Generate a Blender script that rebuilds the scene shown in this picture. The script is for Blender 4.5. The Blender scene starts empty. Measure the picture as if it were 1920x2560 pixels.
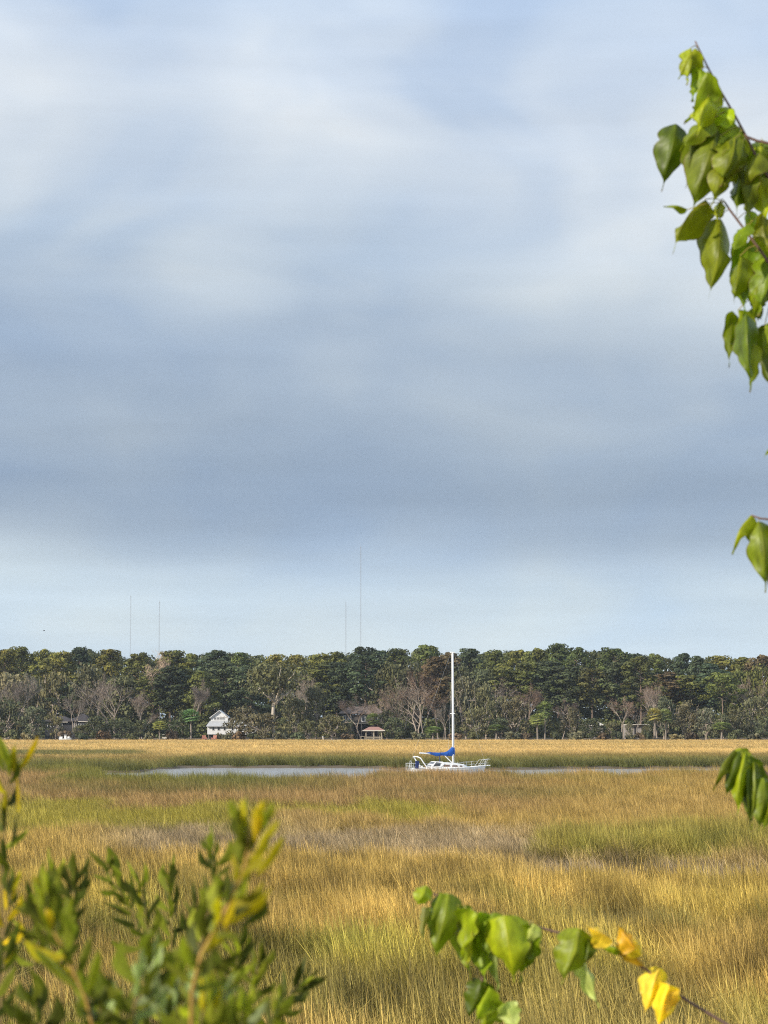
import bpy, math, random
import numpy as np
from mathutils import Vector, Matrix

R = math.radians
random.seed(7)
rng = np.random.default_rng(11)
scene = bpy.context.scene
col = scene.collection

# ------------------------------------------------------------------ camera
FPX = 5700.0                    # focal length in pixels of the 1920x2560 photograph
PITCH = R(5.29)
CAMZ = 5.6
cam_d = bpy.data.cameras.new('camera')
cam_o = bpy.data.objects.new('camera', cam_d)
col.objects.link(cam_o)
cam_o.location = (0, 0, CAMZ)
cam_o.rotation_euler = (R(90) + PITCH, 0, 0)
cam_d.sensor_fit = 'AUTO'
cam_d.sensor_width = 36.0
cam_d.lens = FPX / 2560.0 * 36.0
cam_d.clip_start = 0.2
cam_d.clip_end = 20000
cam_d.dof.use_dof = True
cam_d.dof.focus_distance = 260
cam_d.dof.aperture_fstop = 16.5
scene.camera = cam_o

# ------------------------------------------------------------------ light
SUN_EL, SUN_AZ = R(28), R(-128)      # azimuth measured from +Y towards +X: behind the camera, to the left
w = bpy.data.worlds.new('World')
scene.world = w
w.use_nodes = True
nt = w.node_tree
nt.nodes.clear()


def N(tree, t, **kw):
    n = tree.nodes.new(t)
    for k, v in kw.items():
        if k.startswith('i_'):
            n.inputs[k[2:].replace('_', ' ')].default_value = v
        else:
            setattr(n, k, v)
    return n


def srgb(r, g, b):
    f = lambda c: (c / 255) / 12.92 if c / 255 <= 0.04045 else ((c / 255 + 0.055) / 1.055) ** 2.4
    return (f(r), f(g), f(b), 1)


def mathn(tree, op, a, b=None, c=None):
    n = tree.nodes.new('ShaderNodeMath')
    n.operation = op
    for i, v in enumerate((a, b, c)):
        if v is None:
            continue
        if isinstance(v, (int, float)):
            n.inputs[i].default_value = v
        else:
            tree.links.new(v, n.inputs[i])
    return n.outputs[0]


def build_world():
    L = nt.links.new
    tc = N(nt, 'ShaderNodeTexCoord')
    sep = N(nt, 'ShaderNodeSeparateXYZ')
    L(tc.outputs['Generated'], sep.inputs[0])
    x, y, z = sep.outputs
    el = mathn(nt, 'MULTIPLY', mathn(nt, 'ARCSINE', z), 180 / math.pi)       # elevation in degrees
    az = mathn(nt, 'MULTIPLY', mathn(nt, 'ARCTAN2', x, y), 180 / math.pi)    # azimuth in degrees
    # keep noise continuous behind the viewer by sampling on the sphere
    def noise(sx, sy, seed, detail=3.0, rough=0.5, dist=0.0):
        comb = N(nt, 'ShaderNodeCombineXYZ')
        L(mathn(nt, 'MULTIPLY', mathn(nt, 'SINE', mathn(nt, 'DIVIDE', az, 57.2958)), sx * 57.2958), comb.inputs[0])
        L(mathn(nt, 'MULTIPLY', el, sy), comb.inputs[1])
        L(mathn(nt, 'ADD', mathn(nt, 'MULTIPLY', mathn(nt, 'COSINE', mathn(nt, 'DIVIDE', az, 57.2958)), sx * 57.2958), seed), comb.inputs[2])
        n = N(nt, 'ShaderNodeTexNoise', i_Scale=1.0, i_Detail=detail, i_Roughness=rough, i_Distortion=dist)
        L(comb.outputs[0], n.inputs['Vector'])
        return mathn(nt, 'SUBTRACT', n.outputs['Fac'], 0.5)
    warp = mathn(nt, 'MULTIPLY', noise(0.09, 0.14, 3.1, 2.0), 6.0)
    tilt = mathn(nt, 'MULTIPLY', mathn(nt, 'SINE', mathn(nt, 'DIVIDE', az, 57.2958)), 4.0)
    grow = N(nt, 'ShaderNodeMapRange', interpolation_type='SMOOTHSTEP')
    grow.inputs['From Min'].default_value = 2.0
    grow.inputs['From Max'].default_value = 9.0
    L(el, grow.inputs['Value'])
    e2 = mathn(nt, 'ADD', mathn(nt, 'ADD', el, mathn(nt, 'MULTIPLY', warp, mathn(nt, 'ADD', mathn(nt, 'MULTIPLY', grow.outputs[0], 0.85), 0.15))), mathn(nt, 'MULTIPLY', tilt, grow.outputs[0]))
    ramp = N(nt, 'ShaderNodeValToRGB')
    L(mathn(nt, 'DIVIDE', e2, 24.0), ramp.inputs[0])
    stops = [(0.0, (216, 234, 247)), (2.2, (212, 231, 245)), (3.4, (203, 222, 238)), (4.2, (172, 191, 213)), (5.0, (147, 165, 188)),
             (6.2, (147, 165, 188)), (7.2, (165, 181, 200)), (8.6, (157, 175, 198)), (10.2, (178, 193, 210)), (11.6, (200, 212, 223)),
             (13.2, (206, 218, 231)), (15.0, (218, 226, 234)), (17.0, (206, 221, 240)), (24.0, (192, 214, 240))]
    cr = ramp.color_ramp
    cr.interpolation = 'B_SPLINE'
    while len(cr.elements) < len(stops):
        cr.elements.new(0.5)
    for e, (p, c) in zip(cr.elements, stops):
        e.position = p / 24.0
        e.color = srgb(*c)
    # soft streaks low down, broad pale puffs higher up
    streak = noise(0.09, 0.85, 9.0, 5.0, 0.55)
    puff = noise(0.17, 0.30, 58.0, 3.0, 0.42, 0.4)
    val = mathn(nt, 'ADD', 1.0, mathn(nt, 'ADD', mathn(nt, 'MULTIPLY', streak, mathn(nt, 'SUBTRACT', 0.46, mathn(nt, 'MULTIPLY', grow.outputs[0], 0.24))), mathn(nt, 'MULTIPLY', mathn(nt, 'MULTIPLY', puff, 0.75), mathn(nt, 'ADD', 0.35, mathn(nt, 'MULTIPLY', grow.outputs[0], 0.65)))))
    mul = N(nt, 'ShaderNodeVectorMath', operation='SCALE')
    L(ramp.outputs[0], mul.inputs[0])
    L(val, mul.inputs['Scale'])
    # thin spots: blue shows through; thick spots: cream
    thin = N(nt, 'ShaderNodeMapRange', interpolation_type='SMOOTHSTEP')
    thin.inputs['From Min'].default_value = 0.0
    thin.inputs['From Max'].default_value = 0.25
    L(mathn(nt, 'MULTIPLY', puff, -1.0), thin.inputs['Value'])
    cream = N(nt, 'ShaderNodeMapRange', interpolation_type='SMOOTHSTEP')
    cream.inputs['From Min'].default_value = -0.05
    cream.inputs['From Max'].default_value = 0.22
    L(puff, cream.inputs['Value'])
    m1 = N(nt, 'ShaderNodeMix', data_type='RGBA', blend_type='MULTIPLY')
    m1.inputs[7].default_value = (1.07, 1.01, 0.93, 1)
    L(cream.outputs[0], m1.inputs[0])
    L(mul.outputs[0], m1.inputs[6])
    m2 = N(nt, 'ShaderNodeMix', data_type='RGBA', blend_type='MULTIPLY')
    m2.inputs[7].default_value = (0.93, 1.0, 1.10, 1)
    L(thin.outputs[0], m2.inputs[0])
    L(m1.outputs[2], m2.inputs[6])
    sky = N(nt, 'ShaderNodeTexSky', sky_type='NISHITA', sun_disc=False)
    sky.sun_elevation = SUN_EL
    sky.sun_rotation = SUN_AZ
    sky.air_density = 1.0
    sky.dust_density = 1.0
    up = N(nt, 'ShaderNodeVectorMath', operation='SCALE')
    up.inputs['Scale'].default_value = 10.0
    L(m2.outputs[2], up.inputs[0])
    m3 = N(nt, 'ShaderNodeMix', data_type='RGBA')
    m3.inputs[0].default_value = 0.90
    L(sky.outputs[0], m3.inputs[6])
    L(up.outputs[0], m3.inputs[7])
    bg = N(nt, 'ShaderNodeBackground', i_Strength=0.1)
    L(m3.outputs[2], bg.inputs[0])
    out = N(nt, 'ShaderNodeOutputWorld')
    L(bg.outputs[0], out.inputs[0])


build_world()

sun_d = bpy.data.lights.new('sun', 'SUN')
sun_d.energy = 5.0
sun_d.angle = R(0.6)
sun_d.color = (1.0, 0.90, 0.76)
sun_o = bpy.data.objects.new('sun', sun_d)
col.objects.link(sun_o)
sd = Vector((math.sin(SUN_AZ) * math.cos(SUN_EL), math.cos(SUN_AZ) * math.cos(SUN_EL), math.sin(SUN_EL)))
sun_o.rotation_euler = sd.to_track_quat('Z', 'Y').to_euler()
sun_o.location = sd * 50

vs = scene.view_settings
vs.view_transform = 'Standard'
vs.look = 'None'
vs.exposure = 0.1
vs.gamma = 1.0
vs.use_curve_mapping = False
scene.cycles.max_bounces = 4
scene.cycles.diffuse_bounces = 2
scene.cycles.glossy_bounces = 2
scene.cycles.transmission_bounces = 4
scene.cycles.transparent_max_bounces = 8
scene.cycles.volume_bounces = 0
scene.cycles.use_denoising = False
scene.cycles.pixel_filter_type = 'BLACKMAN_HARRIS'
scene.cycles.filter_width = 1.1


# ------------------------------------------------------------------ helpers
def at(px, py, Y):
    """World point that lies at distance Y along the view and shows at this place of the photograph."""
    dx, dy = (px - 960) / FPX, (1280 - py) / FPX
    d = Vector((dx, math.cos(PITCH) - math.sin(PITCH) * dy, math.sin(PITCH) + math.cos(PITCH) * dy))
    return Vector((0, 0, CAMZ)) + d * (Y / d.y)


def px_of(X, Y, Z):
    """numpy: photograph pixel of world points."""
    zz = Z - CAMZ
    f = Y * math.cos(PITCH) + zz * math.sin(PITCH)
    u = -Y * math.sin(PITCH) + zz * math.cos(PITCH)
    return 960 + FPX * X / f, 1280 - FPX * u / f


def tag(o, label=None, cat=None, group=None, kind=None):
    if label:
        o['label'] = label
    if cat:
        o['category'] = cat
    if group:
        o['group'] = group
    if kind:
        o['kind'] = kind
    return o


def empty(name, loc=(0, 0, 0), rz=0.0):
    o = bpy.data.objects.new(name, None)
    o.empty_display_size = 0.2
    o.location = loc
    o.rotation_euler = (0, 0, rz)
    col.objects.link(o)
    return o


def link(name, mesh, parent=None, loc=None):
    o = bpy.data.objects.new(name, mesh)
    col.objects.link(o)
    if parent is not None:
        o.parent = parent
    if loc is not None:
        o.location = loc
    return o


class MB:
    """Collects shapes into one mesh."""
    def __init__(self):
        self.v, self.f, self.c = [], [], []

    def add(self, vs, fs):
        b = len(self.v)
        self.v.extend([tuple(p) for p in vs])
        self.f.extend([tuple(i + b for i in f) for f in fs])
        return self

    def box(self, x0, x1, y0, y1, z0, z1):
        return self.add([(x0, y0, z0), (x1, y0, z0), (x1, y1, z0), (x0, y1, z0), (x0, y0, z1), (x1, y0, z1), (x1, y1, z1), (x0, y1, z1)],
                        [(0, 3, 2, 1), (4, 5, 6, 7), (0, 1, 5, 4), (1, 2, 6, 5), (2, 3, 7, 6), (3, 0, 4, 7)])

    def tube(self, pts, radii, sides=6, cap=True):
        pts = [Vector(p) for p in pts]
        if isinstance(radii, (int, float)):
            radii = [radii] * len(pts)
        rings = []
        up = Vector((0.13, 0.31, 0.94))
        vs, fs = [], []
        for i, p in enumerate(pts):
            t = (pts[min(i + 1, len(pts) - 1)] - pts[max(i - 1, 0)]).normalized()
            a = t.cross(up)
            if a.length < 0.1:
                a = t.cross(Vector((1, 0, 0)))
            a.normalize()
            b = t.cross(a)
            for k in range(sides):
                an = 2 * math.pi * k / sides
                vs.append(p + (a * math.cos(an) + b * math.sin(an)) * radii[i])
        for i in range(len(pts) - 1):
            for k in range(sides):
                k2 = (k + 1) % sides
                fs.append((i * sides + k, i * sides + k2, (i + 1) * sides + k2, (i + 1) * sides + k))
        if cap:
            fs.append(tuple(range(sides - 1, -1, -1)))
            fs.append(tuple((len(pts) - 1) * sides + k for k in range(sides)))
        return self.add(vs, fs)

    def mesh(self, name, mat=None, smooth=False):
        me = bpy.data.meshes.new(name)
        me.from_pydata(self.v, [], self.f)
        if mat:
            me.materials.append(mat)
        if smooth:
            me.polygons.foreach_set('use_smooth', [True] * len(me.polygons))
        me.update()
        return me

    def build(self, name, mat, parent=None, smooth=False, loc=None):
        return link(name, self.mesh(name, mat, smooth), parent, loc)


def quads_mesh(name, P, mat, shade=None):
    """P: (n,4,3) array of quads -> one mesh, with a per-corner random tone attribute."""
    n = len(P)
    me = bpy.data.meshes.new(name)
    me.vertices.add(n * 4)
    me.vertices.foreach_set('co', P.reshape(-1).astype(np.float32))
    me.loops.add(n * 4)
    me.loops.foreach_set('vertex_index', np.arange(n * 4, dtype=np.int32))
    me.polygons.add(n)
    me.polygons.foreach_set('loop_start', np.arange(0, n * 4, 4, dtype=np.int32))
    me.polygons.foreach_set('loop_total', np.full(n, 4, dtype=np.int32))
    a = me.attributes.new('tone', 'FLOAT', 'POINT')
    s = rng.random(n) if shade is None else shade
    a.data.foreach_set('value', np.repeat(s, 4).astype(np.float32))
    me.materials.append(mat)
    me.update()
    me.validate()
    return me


# value noise for layout
_perm = rng.random((64, 64))


def vnoise(x, y):
    xi, yi = np.floor(x).astype(int), np.floor(y).astype(int)
    fx, fy = x - xi, y - yi
    fx, fy = fx * fx * (3 - 2 * fx), fy * fy * (3 - 2 * fy)
    g = lambda a, b: _perm[a % 64, b % 64]
    return (g(xi, yi) * (1 - fx) + g(xi + 1, yi) * fx) * (1 - fy) + (g(xi, yi + 1) * (1 - fx) + g(xi + 1, yi + 1) * fx) * fy


def fbm(x, y, o=3):
    s, a, t = 0, 0.5, 0
    for k in range(o):
        s = s + a * vnoise(x * 2 ** k + 17.3 * k, y * 2 ** k + 5.1 * k)
        t += a
        a *= 0.5
    return s / t


# ------------------------------------------------------------------ materials
def mat_plain(name, color, rough=0.6, noise=0.0, nscale=4.0, metallic=0.0, spec=0.4, bump=0.0):
    m = bpy.data.materials.new(name)
    m.use_nodes = True
    t = m.node_tree
    b = t.nodes['Principled BSDF']
    b.inputs['Roughness'].default_value = rough
    b.inputs['Metallic'].default_value = metallic
    b.inputs['Specular IOR Level'].default_value = spec
    b.inputs['Base Color'].default_value = (*color, 1)
    if noise or bump:
        tc = N(t, 'ShaderNodeTexCoord')
        n = N(t, 'ShaderNodeTexNoise', i_Scale=nscale, i_Detail=5.0, i_Roughness=0.6)
        t.links.new(tc.outputs['Object'], n.inputs['Vector'])
        mx = N(t, 'ShaderNodeMix', data_type='RGBA')
        mx.inputs[6].default_value = (*[c * (1 - noise) for c in color], 1)
        mx.inputs[7].default_value = (*[min(1, c * (1 + noise)) for c in color], 1)
        t.links.new(n.outputs['Fac'], mx.inputs[0])
        t.links.new(mx.outputs[2], b.inputs['Base Color'])
        if bump:
            bp = N(t, 'ShaderNodeBump', i_Strength=bump, i_Distance=0.05)
            t.links.new(n.outputs['Fac'], bp.inputs['Height'])
            t.links.new(bp.outputs[0], b.inputs['Normal'])
    return m


def mat_foliage(name, transl=0.25, rough=0.65, dark=0.5, light=1.55, warm=0.13):
    """Foliage tinted by the object's own colour, each leaf clump with its own tone."""
    m = bpy.data.materials.new(name)
    m.use_nodes = True
    t = m.node_tree
    L = t.links.new
    b = t.nodes['Principled BSDF']
    out = t.nodes['Material Output']
    b.inputs['Roughness'].default_value = rough
    b.inputs['Specular IOR Level'].default_value = 0.25
    oi = N(t, 'ShaderNodeObjectInfo')
    at_ = N(t, 'ShaderNodeAttribute', attribute_name='tone')
    mr = N(t, 'ShaderNodeMapRange')
    mr.inputs['To Min'].default_value = dark
    mr.inputs['To Max'].default_value = light
    L(at_.outputs['Fac'], mr.inputs['Value'])
    sc = N(t, 'ShaderNodeVectorMath', operation='SCALE')
    L(oi.outputs['Color'], sc.inputs[0])
    L(mr.outputs[0], sc.inputs['Scale'])
    # big soft patches of warmer leaves through the crown
    tc = N(t, 'ShaderNodeTexCoord')
    n = N(t, 'ShaderNodeTexNoise', i_Scale=0.35, i_Detail=3.0)
    L(tc.outputs['Object'], n.inputs['Vector'])
    mx = N(t, 'ShaderNodeMix', data_type='RGBA', blend_type='MULTIPLY')
    mx.inputs[7].default_value = (1 + warm * 1.4, 1 + warm * 0.5, 1 - warm, 1)
    r2 = N(t, 'ShaderNodeMapRange')
    r2.inputs['From Min'].default_value = 0.4
    r2.inputs['From Max'].default_value = 0.7
    L(n.outputs['Fac'], r2.inputs['Value'])
    L(r2.outputs[0], mx.inputs[0])
    L(sc.outputs[0], mx.inputs[6])
    L(mx.outputs[2], b.inputs['Base Color'])
    tr = N(t, 'ShaderNodeBsdfTranslucent')
    L(mx.outputs[2], tr.inputs['Color'])
    ms = N(t, 'ShaderNodeMixShader')
    ms.inputs[0].default_value = transl
    L(b.outputs[0], ms.inputs[1])
    L(tr.outputs[0], ms.inputs[2])
    L(ms.outputs[0], out.inputs[0])
    return m


M_crown = mat_foliage('far_foliage')
M_twigs = mat_foliage('bare_twigs', transl=0.0, rough=0.9, dark=0.5, light=1.5, warm=0.1)
M_bark = mat_plain('grey_bark', (0.26, 0.22, 0.18), 0.9, 0.35, 1.2)
M_palebark = mat_plain('pale_bark', (0.35, 0.29, 0.235), 0.9, 0.3, 1.2)
M_pinebark = mat_plain('pine_bark', (0.22, 0.16, 0.12), 0.9, 0.35, 1.2)
M_mud = mat_plain('marsh_mud', (0.13, 0.10, 0.065), 0.85, 0.45, 0.35)
M_floor = mat_plain('woodland_floor', (0.12, 0.09, 0.05), 0.9, 0.45, 0.2)


def mat_grass():
    m = bpy.data.materials.new('marsh_grass')
    m.use_nodes = True
    t = m.node_tree
    L = t.links.new
    b = t.nodes['Principled BSDF']
    out = t.nodes['Material Output']
    b.inputs['Roughness'].default_value = 0.6
    b.inputs['Specular IOR Level'].default_value = 0.3
    tint = N(t, 'ShaderNodeAttribute', attribute_name='tint', attribute_type='INSTANCER')
    green = N(t, 'ShaderNodeAttribute', attribute_name='greenish', attribute_type='INSTANCER')
    tone = N(t, 'ShaderNodeAttribute', attribute_name='tone')
    hgt = N(t, 'ShaderNodeAttribute', attribute_name='height')
    mr = N(t, 'ShaderNodeMapRange')
    mr.inputs['To Min'].default_value = 0.45
    mr.inputs['To Max'].default_value = 1.55
    L(tone.outputs['Fac'], mr.inputs['Value'])
    sc = N(t, 'ShaderNodeVectorMath', operation='SCALE')
    L(tint.outputs['Color'], sc.inputs[0])
    L(mr.outputs[0], sc.inputs['Scale'])
    # stems are greener than the dried tips
    mx = N(t, 'ShaderNodeMix', data_type='RGBA', blend_type='MULTIPLY')
    mx.inputs[7].default_value = (0.66, 0.88, 0.62, 1)
    inv = mathn(t, 'SUBTRACT', 1.0, hgt.outputs['Fac'])
    L(mathn(t, 'MULTIPLY', inv, green.outputs['Fac']), mx.inputs[0])
    L(sc.outputs[0], mx.inputs[6])
    L(mx.outputs[2], b.inputs['Base Color'])
    tr = N(t, 'ShaderNodeBsdfTranslucent')
    L(mx.outputs[2], tr.inputs['Color'])
    ms = N(t, 'ShaderNodeMixShader')
    ms.inputs[0].default_value = 0.22
    L(b.outputs[0], ms.inputs[1])
    L(tr.outputs[0], ms.inputs[2])
    L(ms.outputs[0], out.inputs[0])
    return m


M_grass = mat_grass()


def mat_water():
    m = bpy.data.materials.new('creek_water')
    m.use_nodes = True
    t = m.node_tree
    b = t.nodes['Principled BSDF']
    b.inputs['Base Color'].default_value = (0.34, 0.335, 0.32, 1)
    b.inputs['Roughness'].default_value = 0.18
    b.inputs['Specular IOR Level'].default_value = 1.0
    tc = N(t, 'ShaderNodeTexCoord')
    mp = N(t, 'ShaderNodeMapping')
    mp.inputs['Scale'].default_value = (0.6, 1.6, 1.0)
    t.links.new(tc.outputs['Object'], mp.inputs[0])
    n = N(t, 'ShaderNodeTexNoise', i_Scale=1.0, i_Detail=4.0, i_Roughness=0.65)
    t.links.new(mp.outputs[0], n.inputs['Vector'])
    bp = N(t, 'ShaderNodeBump', i_Strength=1.0, i_Distance=0.6)
    t.links.new(n.outputs['Fac'], bp.inputs['Height'])
    t.links.new(bp.outputs[0], b.inputs['Normal'])
    return m


M_water = mat_water()

# ------------------------------------------------------------------ ground, creek and far shore
WATER_Z = -0.3
SHORE_Y = 655.0


def wl(py, z=WATER_Z):                # distance at which something of height z shows at py
    return (CAMZ - z) * FPX / (py - 1807.8)


def creek_banks(X):
    """near and far bank distances of the tidal creek at world x."""
    px, pf = 960 + FPX * X / 200.0, 960 + FPX * X / 295.0
    far = np.interp(pf, [-400, 60, 400, 425, 470, 930, 1010, 1240, 1500, 1900, 2400], [273, 275, 274, 296, 303, 302, 291, 290, 297, 299, 301])
    near = np.interp(px, [-400, 60, 165, 205, 260, 425, 445, 900, 945, 1020, 1230, 1290, 1600, 1690, 2400], [240, 238, 230, 201, 196, 197, 191, 192, 208, 211, 211, 205, 205, 216, 220])
    return near + 1.5 * np.sin(X * 0.7) , far + 1.2 * np.sin(X * 0.9 + 1)


def inlet(X, Y):
    """thin back channel on the left of the far marsh."""
    px = 960 + FPX * X / Y
    mid = 352 + 3 * np.sin(X * 0.2)
    return (px > -200) & (px < 372) & (np.abs(Y - mid) < np.interp(px, [-200, 40, 300, 372], [9, 9, 7, 0.1]))


def ground_z(X, Y):
    near, far = creek_banks(X)
    d = np.minimum(Y - near, far - Y)                  # >0 inside the creek
    z = -0.9 * np.clip((d + 1.0) / 5.0, 0, 1)
    z = np.where(inlet(X, Y), np.minimum(z, -0.45), z)
    z = z + 0.06 * fbm(X * 0.15, Y * 0.15)
    bl = np.clip((26 - Y) / 18, 0, 1)
    z = z + 3.85 * bl * bl * (3 - 2 * bl)
    sh = np.clip((Y - SHORE_Y) / 8, 0, 1)
    z = z + 0.75 * sh * sh * (3 - 2 * sh) + np.clip((Y - 664) / 140, 0, 1) * 1.6
    return z


def build_ground():
    xs = np.concatenate([[-3000, -2000, -1000, -420, -240], np.arange(-150, 151, 2.5), [240, 420, 1000, 2000, 3000]])
    ys = np.concatenate([[-400, -60, -10, 0], np.arange(4, 30, 2.0), np.arange(30, 190, 5.0), np.arange(190, 372, 1.5), np.arange(372, 648, 6.0),
                         np.arange(648, 670, 2.0), [680, 700, 740, 800, 900, 1500, 3000, 5000]])
    XX, YY = np.meshgrid(xs, ys)
    ZZ = ground_z(XX, YY)
    nx, ny = len(xs), len(ys)
    verts = np.stack([XX, YY, ZZ], -1).reshape(-1, 3).tolist()
    faces, mi = [], []
    for j in range(ny - 1):
        for i in range(nx - 1):
            faces.append((j * nx + i, j * nx + i + 1, (j + 1) * nx + i + 1, (j + 1) * nx + i))
            mi.append(1 if ys[j] > 652 or ys[j] < 20 else 0)
    me = bpy.data.meshes.new('ground')
    me.from_pydata(verts, [], faces)
    me.materials.append(M_mud)
    me.materials.append(M_floor)
    me.polygons.foreach_set('material_index', mi)
    me.polygons.foreach_set('use_smooth', [True] * len(faces))
    tag(link('ground', me), kind='structure')
    wm = MB()
    wm.add([(-420, 186, WATER_Z), (420, 186, WATER_Z), (420, 368, WATER_Z), (-420, 368, WATER_Z)], [(0, 1, 2, 3)])
    tag(wm.build('water', M_water), kind='structure')


build_ground()

# ------------------------------------------------------------------ marsh grass
protos = bpy.data.collections.new('grass_tufts')


def grass_tuft(name, n, radius, h0, h1, wid, lean, seed, seedheads=0.25):
    r = np.random.default_rng(seed)
    T = np.array([0.0, 0.35, 0.7, 1.0])
    verts, faces, tone, hgt = [], [], [], []
    for k in range(n):
        a, rr = r.random() * 2 * math.pi, radius * math.sqrt(r.random())
        bx, by = rr * math.cos(a), rr * math.sin(a)
        h = h0 + (h1 - h0) * r.random()
        stalk = r.random() < seedheads
        lx = -lean * (0.4 + 0.9 * r.random()) + r.normal() * 0.16
        ly = r.normal() * 0.16
        cv = 1.15 if stalk else 1.5 + 0.8 * r.random()
        if not stalk:
            bend = 0.85 if r.random() < 0.10 else 0.28
            lx += r.normal() * bend
            ly += r.normal() * bend
        else:
            h *= 1.12
        f = r.random() * math.pi
        wx, wy = math.cos(f) * wid / 2, math.sin(f) * wid / 2
        W = np.array([1.0, 0.9, 0.7, 0.08]) if not stalk else np.array([0.6, 0.5, 0.9, 0.15])
        b = len(verts)
        tn = r.random()
        for t, ww in zip(T, W):
            cx, cy, cz = bx + lx * h * t ** cv, by + ly * h * t ** cv, h * t * (1 - 0.12 * t * min(1, abs(lx) + abs(ly)))
            verts.append((cx - wx * ww, cy - wy * ww, cz))
            verts.append((cx + wx * ww, cy + wy * ww, cz))
            tone += [tn, tn]
            hgt += [t, t]
        for s in range(3):
            faces.append((b + 2 * s, b + 2 * s + 1, b + 2 * s + 3, b + 2 * s + 2))
    me = bpy.data.meshes.new(name)
    me.from_pydata(verts, [], faces)
    for nm, arr in (('tone', tone), ('height', hgt)):
        at_ = me.attributes.new(nm, 'FLOAT', 'POINT')
        at_.data.foreach_set('value', np.array(arr, dtype=np.float32))
    me.materials.append(M_grass)
    o = bpy.data.objects.new(name, me)
    protos.objects.link(o)


NV = 12
for i in range(NV):
    grass_tuft('grass_tuft.%03d' % i, 38, 0.30, 0.5, 1.0, 0.014, 0.36, 100 + i)

G_GOLD, G_FAR, G_RUST, G_GREY = (0.49, 0.33, 0.09), (0.76, 0.51, 0.19), (0.40, 0.25, 0.10), (0.40, 0.30, 0.20)
G_OLIVE, G_GREEN, G_BANK, G_STRAW = (0.37, 0.305, 0.05), (0.18, 0.185, 0.032), (0.15, 0.15, 0.04), (0.54, 0.39, 0.15)


def sstep(a, b, x):
    t = np.clip((x - a) / (b - a), 0, 1)
    return t * t * (3 - 2 * t)


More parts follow.
